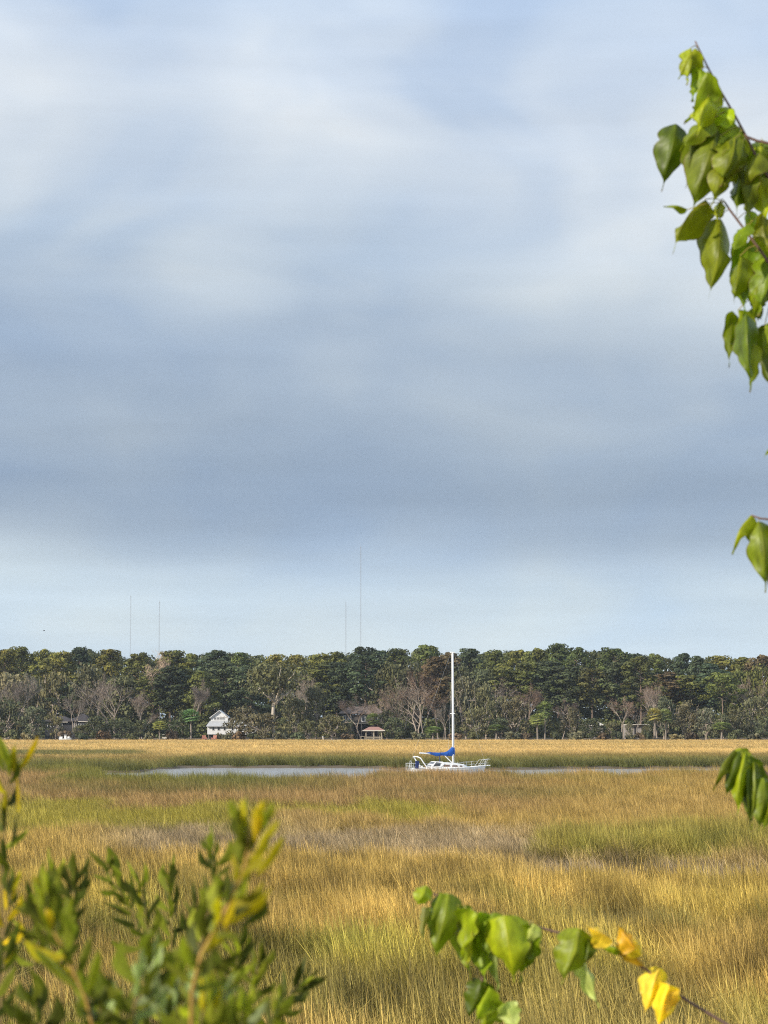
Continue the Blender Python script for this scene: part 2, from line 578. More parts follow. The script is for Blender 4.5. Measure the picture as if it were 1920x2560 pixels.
def scatter(Y0, Y1, dens, sxy, sz, seed):
    r = np.random.default_rng(seed)
    k = 0.25
    area = k * (Y1 ** 2 - Y0 ** 2) + 2 * 6.0 * (Y1 - Y0)
    n = int(area * dens)
    # sample y with width proportional density
    u = r.random(n * 2)
    Y = np.sqrt(Y0 ** 2 + u * (Y1 ** 2 - Y0 ** 2))
    X = (r.random(n * 2) * 2 - 1) * (k * Y + 6.0)
    Y, X = Y[:n], X[:n]
    near, far = creek_banks(X)
    lump = fbm(X * 0.9 + 31, Y * 0.35 + 8, 2)
    keep = (r.random(n) < 0.18 + 1.4 * sstep(0.3, 0.6, lump)) & ((Y < near - 0.3) | (Y > far + 0.3)) & ~inlet(X, Y) & (Y < SHORE_Y + 1.5)
    X, Y = X[keep], Y[keep]
    near, far = near[keep], far[keep]
    n = len(X)
    Z = ground_z(X, Y) - 0.03
    px, py = px_of(X, Y, np.full(n, 0.95))
    nz1 = fbm(X * 0.10, Y * 0.045, 4)
    nz2 = fbm(X * 0.35 + 9, Y * 0.16 + 3, 3)
    wob = (fbm(X * 0.22 + 4, Y * 0.05 + 1, 3) - 0.5)
    C = np.zeros((n, 3))
    H = np.ones(n)
    G = np.full(n, 0.6)

    def mix(mask, c):
        C[:] = C * (1 - mask[:, None]) + np.array(c)[None] * mask[:, None]

    mix(np.ones(n), G_GOLD)
    # --- near marsh, below py 2110: tall gold, olive clumps further down
    ol = sstep(0.42, 0.62, nz1) * sstep(2140, 2330, py)
    mix(ol * 0.9, G_OLIVE)
    mix(sstep(0.55, 0.72, nz2) * sstep(2150, 2300, py) * 0.7, G_GREEN)
    mix(sstep(2330, 2560, py) * 0.45 * sstep(0.35, 0.6, nz1), G_STRAW)
    H = np.where(py > 2100, 0.95 + 0.35 * nz1, H)
    # dark open gaps near the front
    for gx, gy, rx, ry, hh in ((760, 2390, 75, 30, 0.45), (60, 2420, 110, 40, 0.55), (1560, 2290, 150, 22, 0.75), (1620, 2150, 240, 28, 0.55)):
        g = np.exp(-(((px - gx) / rx) ** 2 + ((py - gy) / ry) ** 2))
        H = H * (1 - g * (1 - hh))
        G = np.maximum(G, g)
        mix(g * 0.6, (0.20, 0.15, 0.09))
    # --- grey dormant band
    p2 = py + wob * 60
    gb = sstep(2030, 2066, p2) * (1 - sstep(2112, 2150, p2)) * np.clip(sstep(150, 420, px), 0, 1) * (1 - 0.75 * sstep(1330, 1420, px))
    mix(gb * 0.75, G_GREY)
    H = H * (1 - 0.25 * gb)
    gb2 = sstep(2112, 2128, p2) * (1 - sstep(2165, 2205, p2)) * sstep(1280, 1420, px)
    mix(gb2 * 0.9, G_GREY)
    H = H * (1 - 0.45 * gb2)
    # upper band: rusty brown then yellow olive
    ru = (1 - sstep(1992, 2010, py + wob * 40))
    rr = sstep(2005, 2060, py)
    mix((1 - rr) * 0.9, G_RUST)
    mix((1 - sstep(2045, 2075, p2)) * sstep(1200, 1500, px) * 0.8 * (0.4 + nz2), G_GOLD)
    yo = sstep(1996, 2012, p2) * (1 - sstep(2050, 2085, p2)) * (1 - sstep(560, 760, px))
    yo = np.maximum(yo, sstep(1998, 2008, p2) * (1 - sstep(2020, 2034, p2)) * (1 - sstep(1080, 1200, px)))
    mix(yo * 0.95, G_OLIVE)
    H = H * (1 - 0.15 * yo)
    # green stand on the right
    gr = sstep(1320, 1350, px + wob * 60) * sstep(2040, 2062, py - 0.03 * (1920 - px) + wob * 30) * (1 - sstep(2112, 2124, py + wob * 14))
    mix(gr * 0.9, (0.33, 0.27, 0.055))
    mix(gr * sstep(0.5, 0.65, nz2) * 0.6, (0.23, 0.23, 0.045))
    H = H * (1 + 0.25 * gr)
    # dark green along the near bank
    nb = np.clip(1 - (near - Y) / (22 + 18 * nz1), 0, 1) * (Y < near)
    H = H * (1 + 0.30 * np.clip(nb * 2.5, 0, 1))
    lb = (1 - sstep(560, 1000, px))
    mix(np.clip(nb * 2, 0, 1) * lb * 0.85, G_GREEN)
    mix(np.clip(nb * 2, 0, 1) * (1 - lb) * 0.5 * sstep(0.45, 0.6, nz2), G_BANK)
    dk = np.exp(-(((px - 330) / 420) ** 2 + ((py - 1962) / 16) ** 2)) * sstep(0.35, 0.6, nz1)
    mix(dk * 0.8, G_BANK)
    dk = np.exp(-(((px - 1230) / 260) ** 2 + ((py - 1978) / 12) ** 2))
    mix(dk * 0.6, G_BANK)
    # --- far marsh
    fm = (Y > far).astype(float)
    fw = fm * sstep(0, 1, (Y - far) / 1.0)
    gold = np.array(G_FAR)
    C[:] = np.where((fm > 0)[:, None], gold[None] * (0.82 + 0.36 * fbm(X * 0.03 + 3, Y * 0.06, 3))[:, None], C)
    st = sstep(0.52, 0.68, fbm(X * 0.012 + 7, Y * 0.07 + 2, 3)) * fm
    mix(st * 0.5, (0.30, 0.24, 0.08))
    d = Y - far
    mix(fm * (1 - sstep(48, 100, d + 60 * wob)) * 0.92, (0.33, 0.235, 0.075))
    mix(fm * (1 - sstep(5, 46, d + 50 * wob)) * 0.85, (0.225, 0.20, 0.05))
    mix(fm * (1 - sstep(0.5, 7, d + 7 * (nz2 - 0.5))) * 0.8, (0.15, 0.15, 0.05))
    # green stand behind the left inlet
    gl = fm * (1 - sstep(330, 400, px)) * sstep(360, 363, Y) * (1 - sstep(392, 420, Y + wob * 30))
    mix(gl * 0.85, (0.17, 0.17, 0.05))
    H = np.where(fm > 0, 1.0 + 0.25 * (1 - sstep(2, 30, d)), H)
    cl = fbm(X * 0.8 + 3, Y * 0.34 + 40, 4)
    amp = np.where(fm > 0, 0.35, 1.0) * sstep(1990, 2150, py) + 0.25
    C *= (1 + amp * 1.8 * (cl - 0.5))[:, None] * (0.8 + 0.4 * r.random(n))[:, None]
    H = H * np.where(fm > 0, 1.0, 0.78 + 0.55 * fbm(X * 0.7 + 50, Y * 0.3 + 7, 2))
    S = np.stack([np.full(n, sxy), np.full(n, sxy), np.full(n, sz) * H], -1) * (0.8 + 0.4 * r.random(n))[:, None]
    rot = np.stack([np.zeros(n), np.zeros(n), (r.random(n) - 0.5) * 3.0], -1)
    return np.stack([X, Y, Z], -1), C, G, S, rot, r.integers(0, NV, n)


def grass_object(name, label, parts):
    P, C, G, S, Ro, V = [np.concatenate(a) for a in zip(*parts)]
    n = len(P)
    me = bpy.data.meshes.new(name)
    me.vertices.add(n)
    me.vertices.foreach_set('co', P.reshape(-1).astype(np.float32))
    for nm, arr in (('tint', C), ('size', S), ('turn', Ro)):
        a = me.attributes.new(nm, 'FLOAT_VECTOR', 'POINT')
        a.data.foreach_set('vector', arr.reshape(-1).astype(np.float32))
    a = me.attributes.new('greenish', 'FLOAT', 'POINT')
    a.data.foreach_set('value', G.astype(np.float32))
    a = me.attributes.new('variant', 'INT', 'POINT')
    a.data.foreach_set('value', V.astype(np.int32))
    o = link(name, me)
    tag(o, label, 'grass', kind='stuff')
    ng = bpy.data.node_groups.new(name + '_scatter', 'GeometryNodeTree')
    ng.interface.new_socket('Geometry', in_out='INPUT', socket_type='NodeSocketGeometry')
    ng.interface.new_socket('Geometry', in_out='OUTPUT', socket_type='NodeSocketGeometry')
    gi, go = ng.nodes.new('NodeGroupInput'), ng.nodes.new('NodeGroupOutput')
    ci = ng.nodes.new('GeometryNodeCollectionInfo')
    ci.inputs['Collection'].default_value = protos
    ci.inputs['Separate Children'].default_value = True
    ci.inputs['Reset Children'].default_value = True
    ip = ng.nodes.new('GeometryNodeInstanceOnPoints')
    ip.inputs['Pick Instance'].default_value = True

    def named(nm, ty):
        na = ng.nodes.new('GeometryNodeInputNamedAttribute')
        na.data_type = ty
        na.inputs['Name'].default_value = nm
        return na.outputs['Attribute']
    L = ng.links.new
    L(gi.outputs[0], ip.inputs['Points'])
    L(ci.outputs[0], ip.inputs['Instance'])
    L(named('variant', 'INT'), ip.inputs['Instance Index'])
    e2r = ng.nodes.new('FunctionNodeEulerToRotation')
    L(named('turn', 'FLOAT_VECTOR'), e2r.inputs[0])
    L(e2r.outputs[0], ip.inputs['Rotation'])
    L(named('size', 'FLOAT_VECTOR'), ip.inputs['Scale'])
    L(ip.outputs[0], go.inputs[0])
    md = o.modifiers.new('scatter', 'NODES')
    md.node_group = ng
    return o


grass_object('marsh_grass', 'golden and olive cordgrass covering the near marsh up to the creek',
             [scatter(31, 70, 15, 1.0, 1.12, 1), scatter(70, 130, 9, 1.15, 1.1, 2), scatter(130, 240, 5, 1.45, 1.1, 3)])
grass_object('marsh_grass', 'pale golden cordgrass on the far side of the creek below the trees',
             [scatter(270, 420, 2.2, 2.1, 1.05, 4), scatter(420, 657, 1.2, 2.9, 1.0, 5)])

# ------------------------------------------------------------------ trees
def cloud(centres, radii, per, size, r, up_bias=0.25, shell=0.55, flat=0.0, aspect=1.0):
    """leaf clumps: quads spread through ellipsoids, mostly near their surface."""
    centres, radii = np.array(centres, float), np.array(radii, float)
    n = len(centres)
    idx = np.repeat(np.arange(n), per)
    m = len(idx)
    d = r.normal(size=(m, 3))
    d[:, 2] += up_bias
    d /= np.linalg.norm(d, axis=1)[:, None]
    rad = shell + (1 - shell) * r.random(m) ** 0.6
    rad *= 0.85 + 0.4 * r.random(m)
    P = centres[idx] + d * radii[idx] * rad[:, None]
    nrm = d + r.normal(size=(m, 3)) * 0.42
    nrm[:, 2] += flat
    nrm /= np.linalg.norm(nrm, axis=1)[:, None]
    t = np.cross(nrm, r.normal(size=(m, 3)))
    t /= np.linalg.norm(t, axis=1)[:, None] + 1e-9
    b = np.cross(nrm, t)
    s = size * (0.55 + 0.9 * r.random(m))[:, None]
    k = (0.75 + 0.5 * r.random(m))[:, None] * aspect
    Q = np.stack([P - t * s - b * s * k * 0.5, P + t * s * 0.4 - b * s * k, P + t * s + b * s * k * 0.4, P - t * s * 0.3 + b * s * k], 1)
    tone = np.clip(0.5 + (r.random(n)[idx] - 0.5) * 0.8 + (r.random(m) - 0.5) * 0.6, 0, 1)
    return Q, tone


def wig(p, q, n, amp, r):
    p, q = np.array(p, float), np.array(q, float)
    L = np.linalg.norm(q - p)
    out = [p + (q - p) * k / n + (r.normal(size=3) * amp * L * (1 if 0 < k < n else 0)) for k in range(n + 1)]
    return out


def pine_mesh(seed, H=25.0, Rm=4.2, base=0.38, npad=46, umbrella=False):
    r = np.random.default_rng(seed)
    tb = MB()
    bend = r.normal(size=2) * 0.6
    tp = [(bend[0] * math.sin(k * 0.5), bend[1] * math.sin(k * 0.45), H * 0.96 * k / 7) for k in range(8)]
    tb.tube(tp, [0.27 * (1 - 0.11 * k) for k in range(8)], 6)
    cs, rs = [], []
    for k in range(npad):
        t = base + (1 - base) * ((k + 0.5 * r.random()) / npad) ** (0.85 if not umbrella else 0.6)
        u = (t - base) / (1 - base)
        prof = math.sin(math.pi * (0.12 + 0.80 * u)) ** 0.8 * (0.65 + 0.5 * r.random())
        if u > 0.85:
            prof *= 0.8
        a = k * 2.4 + r.normal() * 0.4
        rad = Rm * prof * (0.25 + 0.85 * math.sqrt(r.random()))
        zc = H * t - 0.4
        i = min(6, int(t * 7))
        tx, ty = tp[i][0], tp[i][1]
        c = (tx + rad * math.cos(a), ty + rad * math.sin(a), zc)
        cs.append(c)
        sz = (0.65 + 0.95 * r.random()) * (1.15 - 0.3 * u)
        rs.append((1.35 * sz, 1.35 * sz, 0.72 * sz))
        tb.tube(wig((tx, ty, zc - 0.5 - 0.25 * rad), c, 3, 0.05, r), [0.11, 0.09, 0.06, 0.03], 4, False)
    Q, tone = cloud(cs, rs, 105, 0.25, r, 0.35, 0.5, 0.15)
    return tb.mesh('trunk', M_pinebark), quads_mesh('crown', Q, M_crown, tone), H, Rm


def oak_mesh(seed, H=13.0, Rm=7.5, npad=60, sparse=46, bark=None, tall=0.0, lsize=0.30, clear=0.0):
    r = np.random.default_rng(seed)
    tb = MB()
    fork = H * (0.16 + tall)
    tb.tube(wig((0, 0, -0.3), (r.normal() * 0.4, 0, fork), 3, 0.03, r), [0.55, 0.48, 0.44, 0.42], 7)
    ends = []
    for k in range(7):
        a = k * 0.9 + r.random() * 0.5
        e = np.array([Rm * 0.75 * math.cos(a), Rm * 0.6 * math.sin(a), H * (0.42 + 0.4 * r.random() + tall * 0.3)])
        pts = wig((0, 0, fork - 0.3), e, 5, 0.07, r)
        tb.tube(pts, [0.30, 0.26, 0.2, 0.15, 0.1, 0.05], 5, False)
        for j in range(5):
            i = 1 + r.integers(0, 5)
            i = min(i, 5)
            d = r.normal(size=3) * np.array([1.2, 1.2, 0.8])
            d[2] += 0.5
            d[1] -= 0.6
            q = pts[i] + d / np.linalg.norm(d) * (1.6 + 2.2 * r.random())
            tb.tube(wig(pts[i], q, 4, 0.09, r), [0.11, 0.09, 0.07, 0.05, 0.02], 4, False)
    cs, rs = [], []
    for k in range(npad):
        a = r.random() * 2 * math.pi
        u = r.random() ** 0.55
        zc = H * (0.12 + tall + clear + (0.82 - tall - clear) * r.random() ** 0.8)
        env = math.sqrt(max(0.05, 1 - ((zc / H - 0.34 - tall * 0.4) / 0.66) ** 2)) if zc / H > 0.34 else 0.8 + 0.2 * zc / H / 0.34
        rad = Rm * env * u
        cs.append((rad * math.cos(a), rad * math.sin(a) * 0.8, zc))
        s = 0.8 + 0.8 * r.random()
        rs.append((1.5 * s, 1.3 * s, 0.95 * s))
    Q, tone = cloud(cs, rs, sparse, lsize, r, 0.15, 0.45, 0.1)
    # moss and drooping leaf sprays
    m = r.integers(0, len(cs), 160)
    P = np.array(cs)[m] + r.normal(size=(160, 3)) * np.array([1.2, 1.2, 0.6])
    a = r.random(160) * math.pi
    wv = np.stack([np.cos(a), np.sin(a), np.zeros(160)], -1) * 0.14
    dz = np.array([0, 0, 1.0]) * (0.6 + 1.0 * r.random(160))[:, None]
    Q2 = np.stack([P - wv, P + wv, P + wv * 0.3 - dz, P - wv * 0.3 - dz], 1)
    return tb.mesh('trunk', bark or M_bark), quads_mesh('crown', np.concatenate([Q, Q2]), M_crown, np.concatenate([tone, np.full(160, 0.85)])), H, Rm


def bare_mesh(seed, H=17.0, Rm=5.5, ntr=2, fork=0.35, bark=None, twigs=1000, lean=0.0):
    r = np.random.default_rng(seed)
    tb = MB()
    tips = []

    def grow(p, d, L, rad, lev):
        n = 4
        pts = [p]
        for k in range(n):
            d = d + r.normal(size=3) * 0.10
            d[2] += 0.05
            d /= np.linalg.norm(d)
            pts.append(pts[-1] + d * L / n)
        tb.tube(pts, [rad * (1 - 0.10 * k) for k in range(n + 1)], 5 if lev < 2 else 3, False)
        if lev >= 2:
            tips.extend(pts[1:])
        if lev < 4:
            for j in range(2 + (r.random() < 0.75) + (lev == 1)):
                a = r.random() * 2 * math.pi
                sp = 0.45 + 0.35 * r.random()
                nd = d + sp * np.array([math.cos(a), math.sin(a), 0.15 * r.normal()])
                grow(pts[-1 - (j % 2)], nd / np.linalg.norm(nd), L * (0.62 + 0.2 * r.random()), rad * 0.55, lev + 1)
    for k in range(ntr):
        d = np.array([r.normal() * 0.10 + lean, r.normal() * 0.1, 1.0])
        grow(np.array([k * 0.9 - 0.45 * (ntr - 1), r.normal() * 0.4, -0.2]), d / np.linalg.norm(d), H * fork, 0.27, 0)
    tips = np.array(tips)
    sc = np.array([Rm / max(1.0, np.percentile(np.abs(tips[:, 0]), 96)), Rm / max(1.0, np.percentile(np.abs(tips[:, 1]), 96)), H / tips[:, 2].max()])
    tb.v = [(x * sc[0] if z > H * fork * 0.6 else x * (1 + (sc[0] - 1) * max(0, z) / (H * fork * 0.6)), y, z * sc[2]) for x, y, z in tb.v]
    m = r.integers(0, len(tips), twigs)
    P = tips[m] * np.array([sc[0], 1, sc[2]]) + r.normal(size=(twigs, 3)) * 0.35
    d = r.normal(size=(twigs, 3)) + np.array([0, 0, 0.5])
    d /= np.linalg.norm(d, axis=1)[:, None]
    s = np.cross(d, np.array([0.3, 1.0, 0.2]))
    s /= np.linalg.norm(s, axis=1)[:, None]
    s *= 0.04
    Ln = (0.5 + 0.7 * r.random(twigs))[:, None]
    Q = np.stack([P - s, P + s, P + d * Ln + s * 0.4, P + d * Ln - s * 0.4], 1)
    return tb.mesh('trunk', bark or M_palebark), quads_mesh('crown', Q, M_twigs), H, Rm


def palm_mesh(seed, H=7.0, Rm=1.9):
    r = np.random.default_rng(seed)
    tb = MB()
    tb.tube([(0, 0, -0.2), (0.08, 0, H * 0.4), (0.0, 0.1, H * 0.82)], [0.19, 0.15, 0.16], 7)
    qs = []
    top = np.array([0, 0.1, H * 0.82])
    for k in range(34):
        a = k * 2.4
        el = R(-55 + 135 * ((k + 0.5) / 34))
        d = np.array([math.cos(a) * math.cos(el), math.sin(a) * math.cos(el), math.sin(el)])
        stem_end = top + d * Rm * 0.5
        side = np.cross(d, [0.1, 0.2, 1.0])
        side /= np.linalg.norm(side)
        for j in range(9):                                   # fan of blades
            b = (j - 4) / 4 * R(68)
            dd = d * math.cos(b) + side * math.sin(b)
            e = stem_end + dd * Rm * (0.55 + 0.1 * r.random()) + np.array([0, 0, -0.25 * abs(j - 4) / 4 - 0.15])
            w = np.cross(dd, np.cross(d, side)) * 0.13
            mid = (stem_end + e) / 2
            qs.append([stem_end, mid - w, e, mid + w])
        w2 = side * 0.035
        qs.append([top - w2, top + w2, stem_end + w2, stem_end - w2])
    return tb.mesh('trunk', M_bark), quads_mesh('crown', np.array(qs), M_crown), H, Rm


def bush_mesh(seed, H=3.0, Rm=2.6):
    r = np.random.default_rng(seed)
    tb = MB()
    cs, rs = [], []
    for k in range(16):
        a, u = r.random() * 6.28, math.sqrt(r.random())
        z = H * (0.15 + 0.6 * r.random())
        c = (Rm * 0.8 * u * math.cos(a), Rm * 0.8 * u * math.sin(a), z)
        cs.append(c)
        rs.append((0.8, 0.8, 0.6))
        tb.tube(wig((0.2 * math.cos(a), 0.2 * math.sin(a), -0.2), c, 3, 0.06, r), [0.06, 0.05, 0.04, 0.02], 4, False)
    Q, tone = cloud(cs, rs, 52, 0.26, r, 0.2, 0.4)
    return tb.mesh('stem', M_bark), quads_mesh('crown', Q, M_crown, tone), H, Rm


LIB = {
    'pine': [pine_mesh(s, npad=n, base=b, Rm=rm) for s, n, b, rm in ((1, 50, .30, 4.4), (2, 44, .42, 4.0), (3, 54, .25, 4.8), (4, 40, .48, 4.2), (5, 48, .34, 3.8), (6, 56, .36, 5.0), (7, 36, .5, 4.6), (8, 60, .28, 4.0), (9, 42, .4, 5.2), (10, 50, .45, 3.6))],
    'umbrella': [pine_mesh(21, base=0.62, Rm=6.0, npad=34, umbrella=True)],
    'oak': [oak_mesh(31), oak_mesh(32, npad=52, sparse=40), oak_mesh(33, npad=70), oak_mesh(34, sparse=34, bark=M_palebark), oak_mesh(35, sparse=30, npad=56, bark=M_palebark)],
    'talloak': [oak_mesh(41, H=20, Rm=8, npad=75, tall=0.30, clear=0.2, bark=mat_plain('bleached_bark', (0.50, 0.44, 0.36), 0.9, 0.3, 1.2), sparse=40)],
    'bare': [bare_mesh(51), bare_mesh(52, ntr=3, fork=0.42), bare_mesh(53, ntr=1, fork=0.5, Rm=4.0), bare_mesh(54, ntr=2, fork=0.5, Rm=4.0), bare_mesh(55, ntr=1, fork=0.3, Rm=5.5, twigs=1700)],
    'palm': [palm_mesh(61), palm_mesh(62, H=7, Rm=1.7)],
    'bush': [bush_mesh(71), bush_mesh(72), bush_mesh(73)],
}
NAMES = {'pine': ('pine_tree', 'tree'), 'umbrella': ('pine_tree', 'tree'), 'oak': ('oak_tree', 'tree'), 'talloak': ('forked_tree', 'tree'),
         'bare': ('bare_tree', 'tree'), 'palm': ('palm_tree', 'palm'), 'bush': ('shore_bush', 'bush')}


def plant(kind, px, top, Y, width, color, label, group, var=None, rz=None):
    """stand a tree at picture column px, distance Y, its top at row top and its crown about width pixels wide."""
    lib = LIB[kind]
    tr, cr, H, Rm = lib[random.randrange(len(lib)) if var is None else var % len(lib)]
    p = at(px, 1800, Y)
    gz = float(ground_z(np.array([p.x]), np.array([Y]))[0]) - 0.05
    h = at(px, top, Y).z - gz
    sx = width * Y / FPX / (2 * Rm) * (1.25 if kind == 'palm' else 1.0)
    nm, cat = NAMES[kind]
    t = empty(nm, (p.x, Y, gz), random.uniform(0, 6.28) if rz is None else rz)
    t.scale = (sx, sx, h / H)
    link('stem' if kind == 'bush' else 'trunk', tr, t)
    c = link('crown', cr, t)
    k = (1.9 if kind == 'palm' else 1.0) * random.uniform(0.9, 1.5)
    hs = random.uniform(-0.10, 0.12)
    c.color = (color[0] * k * (1 + hs), color[1] * k, color[2] * k * (1 - hs), 1)
    tag(t, label, cat, group)
    return t


PG1, PG2, PG3 = (0.090, 0.108, 0.030), (0.120, 0.130, 0.030), (0.150, 0.145, 0.032)
PDK, PBR = (0.055, 0.075, 0.036), (0.135, 0.100, 0.048)
OG1, OG2, OG3 = (0.090, 0.102, 0.048), (0.118, 0.122, 0.062), (0.148, 0.143, 0.082)
TW1, TW2, TW3 = (0.145, 0.112, 0.092), (0.160, 0.112, 0.085), (0.120, 0.100, 0.082)
GSKY, GMID, GOAK, GBARE, GPALM, GBUSH = ('pines along the skyline of the wood', 'pines in the middle tier of the wood', 'live oaks along the far shore',
                                          'leafless trees along the far shore', 'palms along the far shore', 'bushes at the marsh edge')

# skyline pines, west to east
sky_pines = [(8, 1623, PG3, 75), (45, 1618, PG2, 70), (108, 1624, PG3, 62), (152, 1630, PG3, 66), (200, 1617, PDK, 66), (268, 1624, PG3, 72), (345, 1631, PG3, 60), (425, 1628, PG2, 74),
             (480, 1633, PG2, 62), (545, 1625, PDK, 66), (600, 1628, PG1, 62), (690, 1636, PG3, 70), (745, 1634, PG3, 66), (800, 1634, PG2, 66), (842, 1633, PG1, 56),
             (903, 1617, PDK, 70), (948, 1625, PDK, 60), (1000, 1623, PG1, 64), (1072, 1611, PG1, 76), (1128, 1631, PBR, 60), (1178, 1622, PDK, 72), (1238, 1627, PG1, 66),
             (1300, 1622, PG2, 64), (1345, 1624, PG1, 56), (1395, 1611, PG1, 70), (1446, 1619, PG1, 64), (1535, 1621, PG1, 76), (1588, 1633, PDK, 58), (1642, 1634, PG1, 62),
             (1712, 1633, PDK, 52), (1748, 1637, PDK, 52), (1805, 1641, PG2, 66), (1858, 1640, PG3, 70), (1908, 1637, PBR, 66)]
ORD = ['first', 'second', 'third', 'fourth', 'fifth', 'sixth', 'seventh', 'eighth', 'ninth', 'tenth', 'eleventh', 'twelfth', 'thirteenth', 'fourteenth', 'fifteenth', 'sixteenth', 'seventeenth', 'eighteenth', 'nineteenth', 'twentieth']
LBL = {903: 'dark pine breaking the skyline just below the tallest radio mast', 1072: 'tall skyline pine rising highest, left of the sailboat mast', 1128: 'brownish thin pine top directly behind the sailboat masthead',
       200: 'dark round-topped pine on the skyline near the left end of the wood', 1395: 'tall skyline pine, the highest right of the sailboat mast',
       1712: 'dark rounded pine, left one of the close skyline pair on the right', 1748: 'dark rounded pine, right one of the close skyline pair on the right'}
nl = nr = 0
for i, (px, top, c, wd) in enumerate(sky_pines):
    if px < 1130:
        lab = '%s pine top from the left edge along the wood\'s skyline' % ORD[min(16, nl)]
        nl += 1
        if nl > 17:
            lab = 'pine on the skyline at picture column %d' % px
    else:
        lab = '%s skyline pine to the right of the sailboat mast' % ORD[nr]
        nr += 1
    Yp = 735 + (i * 37 % 50)
    plant('pine', px, top + random.uniform(-2, 3), Yp, wd * random.uniform(1.15, 1.6), c, LBL.get(px, lab), GSKY, i)

# middle tier of pines and oaks, standing in front of the skyline trees
mid = [(20, 1662, OG3, 95, 'oak'), (75, 1672, OG3, 100, 'oak'), (140, 1690, OG2, 90, 'oak'), (185, 1700, PDK, 70, 'pine'), (228, 1668, OG2, 100, 'oak'), (305, 1668, OG1, 110, 'oak'),
       (385, 1685, PG1, 70, 'pine'), (430, 1660, PDK, 76, 'pine'), (505, 1652, PG1, 66, 'pine'), (560, 1660, PDK, 76, 'pine'), (618, 1672, PDK, 70, 'pine'),
       (745, 1662, OG1, 100, 'oak'), (800, 1655, PG1, 76, 'pine'), (850, 1660, PDK, 66, 'pine'), (915, 1640, PDK, 92, 'pine'), (975, 1650, OG1, 90, 'oak'), (1035, 1645, OG2, 100, 'oak'), (1095, 1648, PBR, 76, 'pine'),
       (1150, 1650, OG1, 100, 'oak'), (1205, 1655, OG1, 110, 'oak'), (1265, 1650, PG1, 84, 'pine'), (1320, 1652, PG1, 80, 'pine'), (1370, 1650, PDK, 84, 'pine'), (1425, 1645, PDK, 84, 'pine'),
       (1482, 1650, (0.115, 0.105, 0.032), 84, 'pine'), (1545, 1660, PDK, 80, 'pine'), (1600, 1648, PG1, 84, 'pine'), (1675, 1655, PBR, 84, 'pine'), (1730, 1662, PG2, 80, 'pine'), (1775, 1660, PDK, 80, 'pine'),
       (1850, 1665, PG1, 90, 'oak'), (1900, 1655, PG1, 90, 'oak')]
MLBL = {915: 'big dark pine with a clear pale trunk left of the bare poles', 1482: 'layered golden-green pine right of centre, below the skyline', 1675: 'brown-tinged pine with a pale upper trunk, right part of wood',
        1600: 'pine with a straight visible trunk above the grey right-hand house', 560: 'dark pine standing behind the white gabled house', 1095: 'thin brownish pine close left of the sailboat mast'}
nm_ = {}
for i, (px, top, c, wd, k) in enumerate(mid):
    side = 'left' if px < 1130 else 'right'
    key = (k, side)
    nm_[key] = nm_.get(key, 0) + 1
    kk = 'pine' if k == 'pine' else 'broad evergreen'
    lab = '%s %s in the tier below the skyline, %s of the sailboat mast' % (ORD[nm_[key] - 1], kk, side)
    plant(k, px, top + random.uniform(-14, 26), 702 + (i * 23 % 26), wd * random.uniform(1.1, 1.5), c, MLBL.get(px, lab), GMID, i + 2)

# front row along the marsh edge
bare = [(92, 1648, 770, 62, TW2, 'reddish leafless tree high in the wood near the left edge', 4), (128, 1645, 772, 60, TW2, 'reddish leafless tree high in the wood, right of its twin', 0),
        (398, 1630, 705, 64, (0.22, 0.18, 0.15), 'pale dead tree standing under the second radio mast', 2),
        (362, 1652, 760, 50, TW2, 'tan leafless crown beside the pale dead tree', 4),
        (60, 1684, 698, 70, TW1, 'grey-brown leafless crown in the middle tier near the left edge', 0), (232, 1690, 694, 64, TW3, 'dull leafless crown above the dark left house', 4),
        (770, 1682, 690, 66, TW3, 'dull grey leafless crown left of the big dark pine', 1), (1060, 1655, 694, 70, TW2, 'brownish leafless crown above the pale poles', 4), (1640, 1702, 692, 60, TW2, 'brown leafless crown behind the tall right-hand palms', 1),
        (1880, 1690, 690, 64, TW3, 'dull leafless crown near the right edge', 0), (1250, 1690, 692, 60, TW1, 'grey leafless crown behind the gnarled oaks', 3),
        (20, 1700, 690, 80, TW3, 'grey leafless crown at the left edge of the wood', 1),
        (185, 1735, 676, 62, TW3, 'grey leafless tree in front of the dark left house', 0),
        (285, 1692, 684, 105, TW1, 'broad pinkish-grey leafless tree left of the small palm', 1), (352, 1722, 678, 66, TW1, 'leafless tree with a leaning pale trunk beside the small palm', 3),
        (473, 1704, 688, 84, TW1, 'rounded grey leafless crown above the white house', 4),
        (905, 1738, 664, 86, TW2, 'reddish twiggy tree veiling the brown raised house', 4), (948, 1748, 668, 50, TW2, 'small reddish twiggy tree right of the brown raised house', 0),
        (985, 1712, 676, 50, TW2, 'leafless pale-trunked tree, first of the poles right of the gazebo', 2), (1010, 1700, 672, 56, TW2, 'leafless pale-trunked tree, second of the poles right of the gazebo', 3),
        (1043, 1692, 670, 66, TW2, 'tall twin-stemmed leafless tree left of the sailboat mast', 3), (1094, 1722, 671, 54, TW2, 'leafless slender tree close left of the sailboat mast', 2), (1113, 1760, 667, 40, TW3, 'short leafless tree right beside the sailboat mast', 0),
        (1300, 1712, 684, 80, (0.22, 0.16, 0.125), 'brown leafless crown right of the pale gnarled oaks', 4), (1405, 1745, 674, 62, (0.22, 0.15, 0.12), 'brown-mauve leafless tree right of the palm pair', 4),
        (1555, 1740, 672, 56, TW2, 'reddish leafless tree over the grey right-hand house', 0), (1590, 1770, 668, 36, TW2, 'thin leafless tree in front of the grey right-hand house', 2)]
for px, top, Y, wd, c, lab, v in bare:
    plant('bare', px, top, Y, wd, c, lab, GBARE, v)
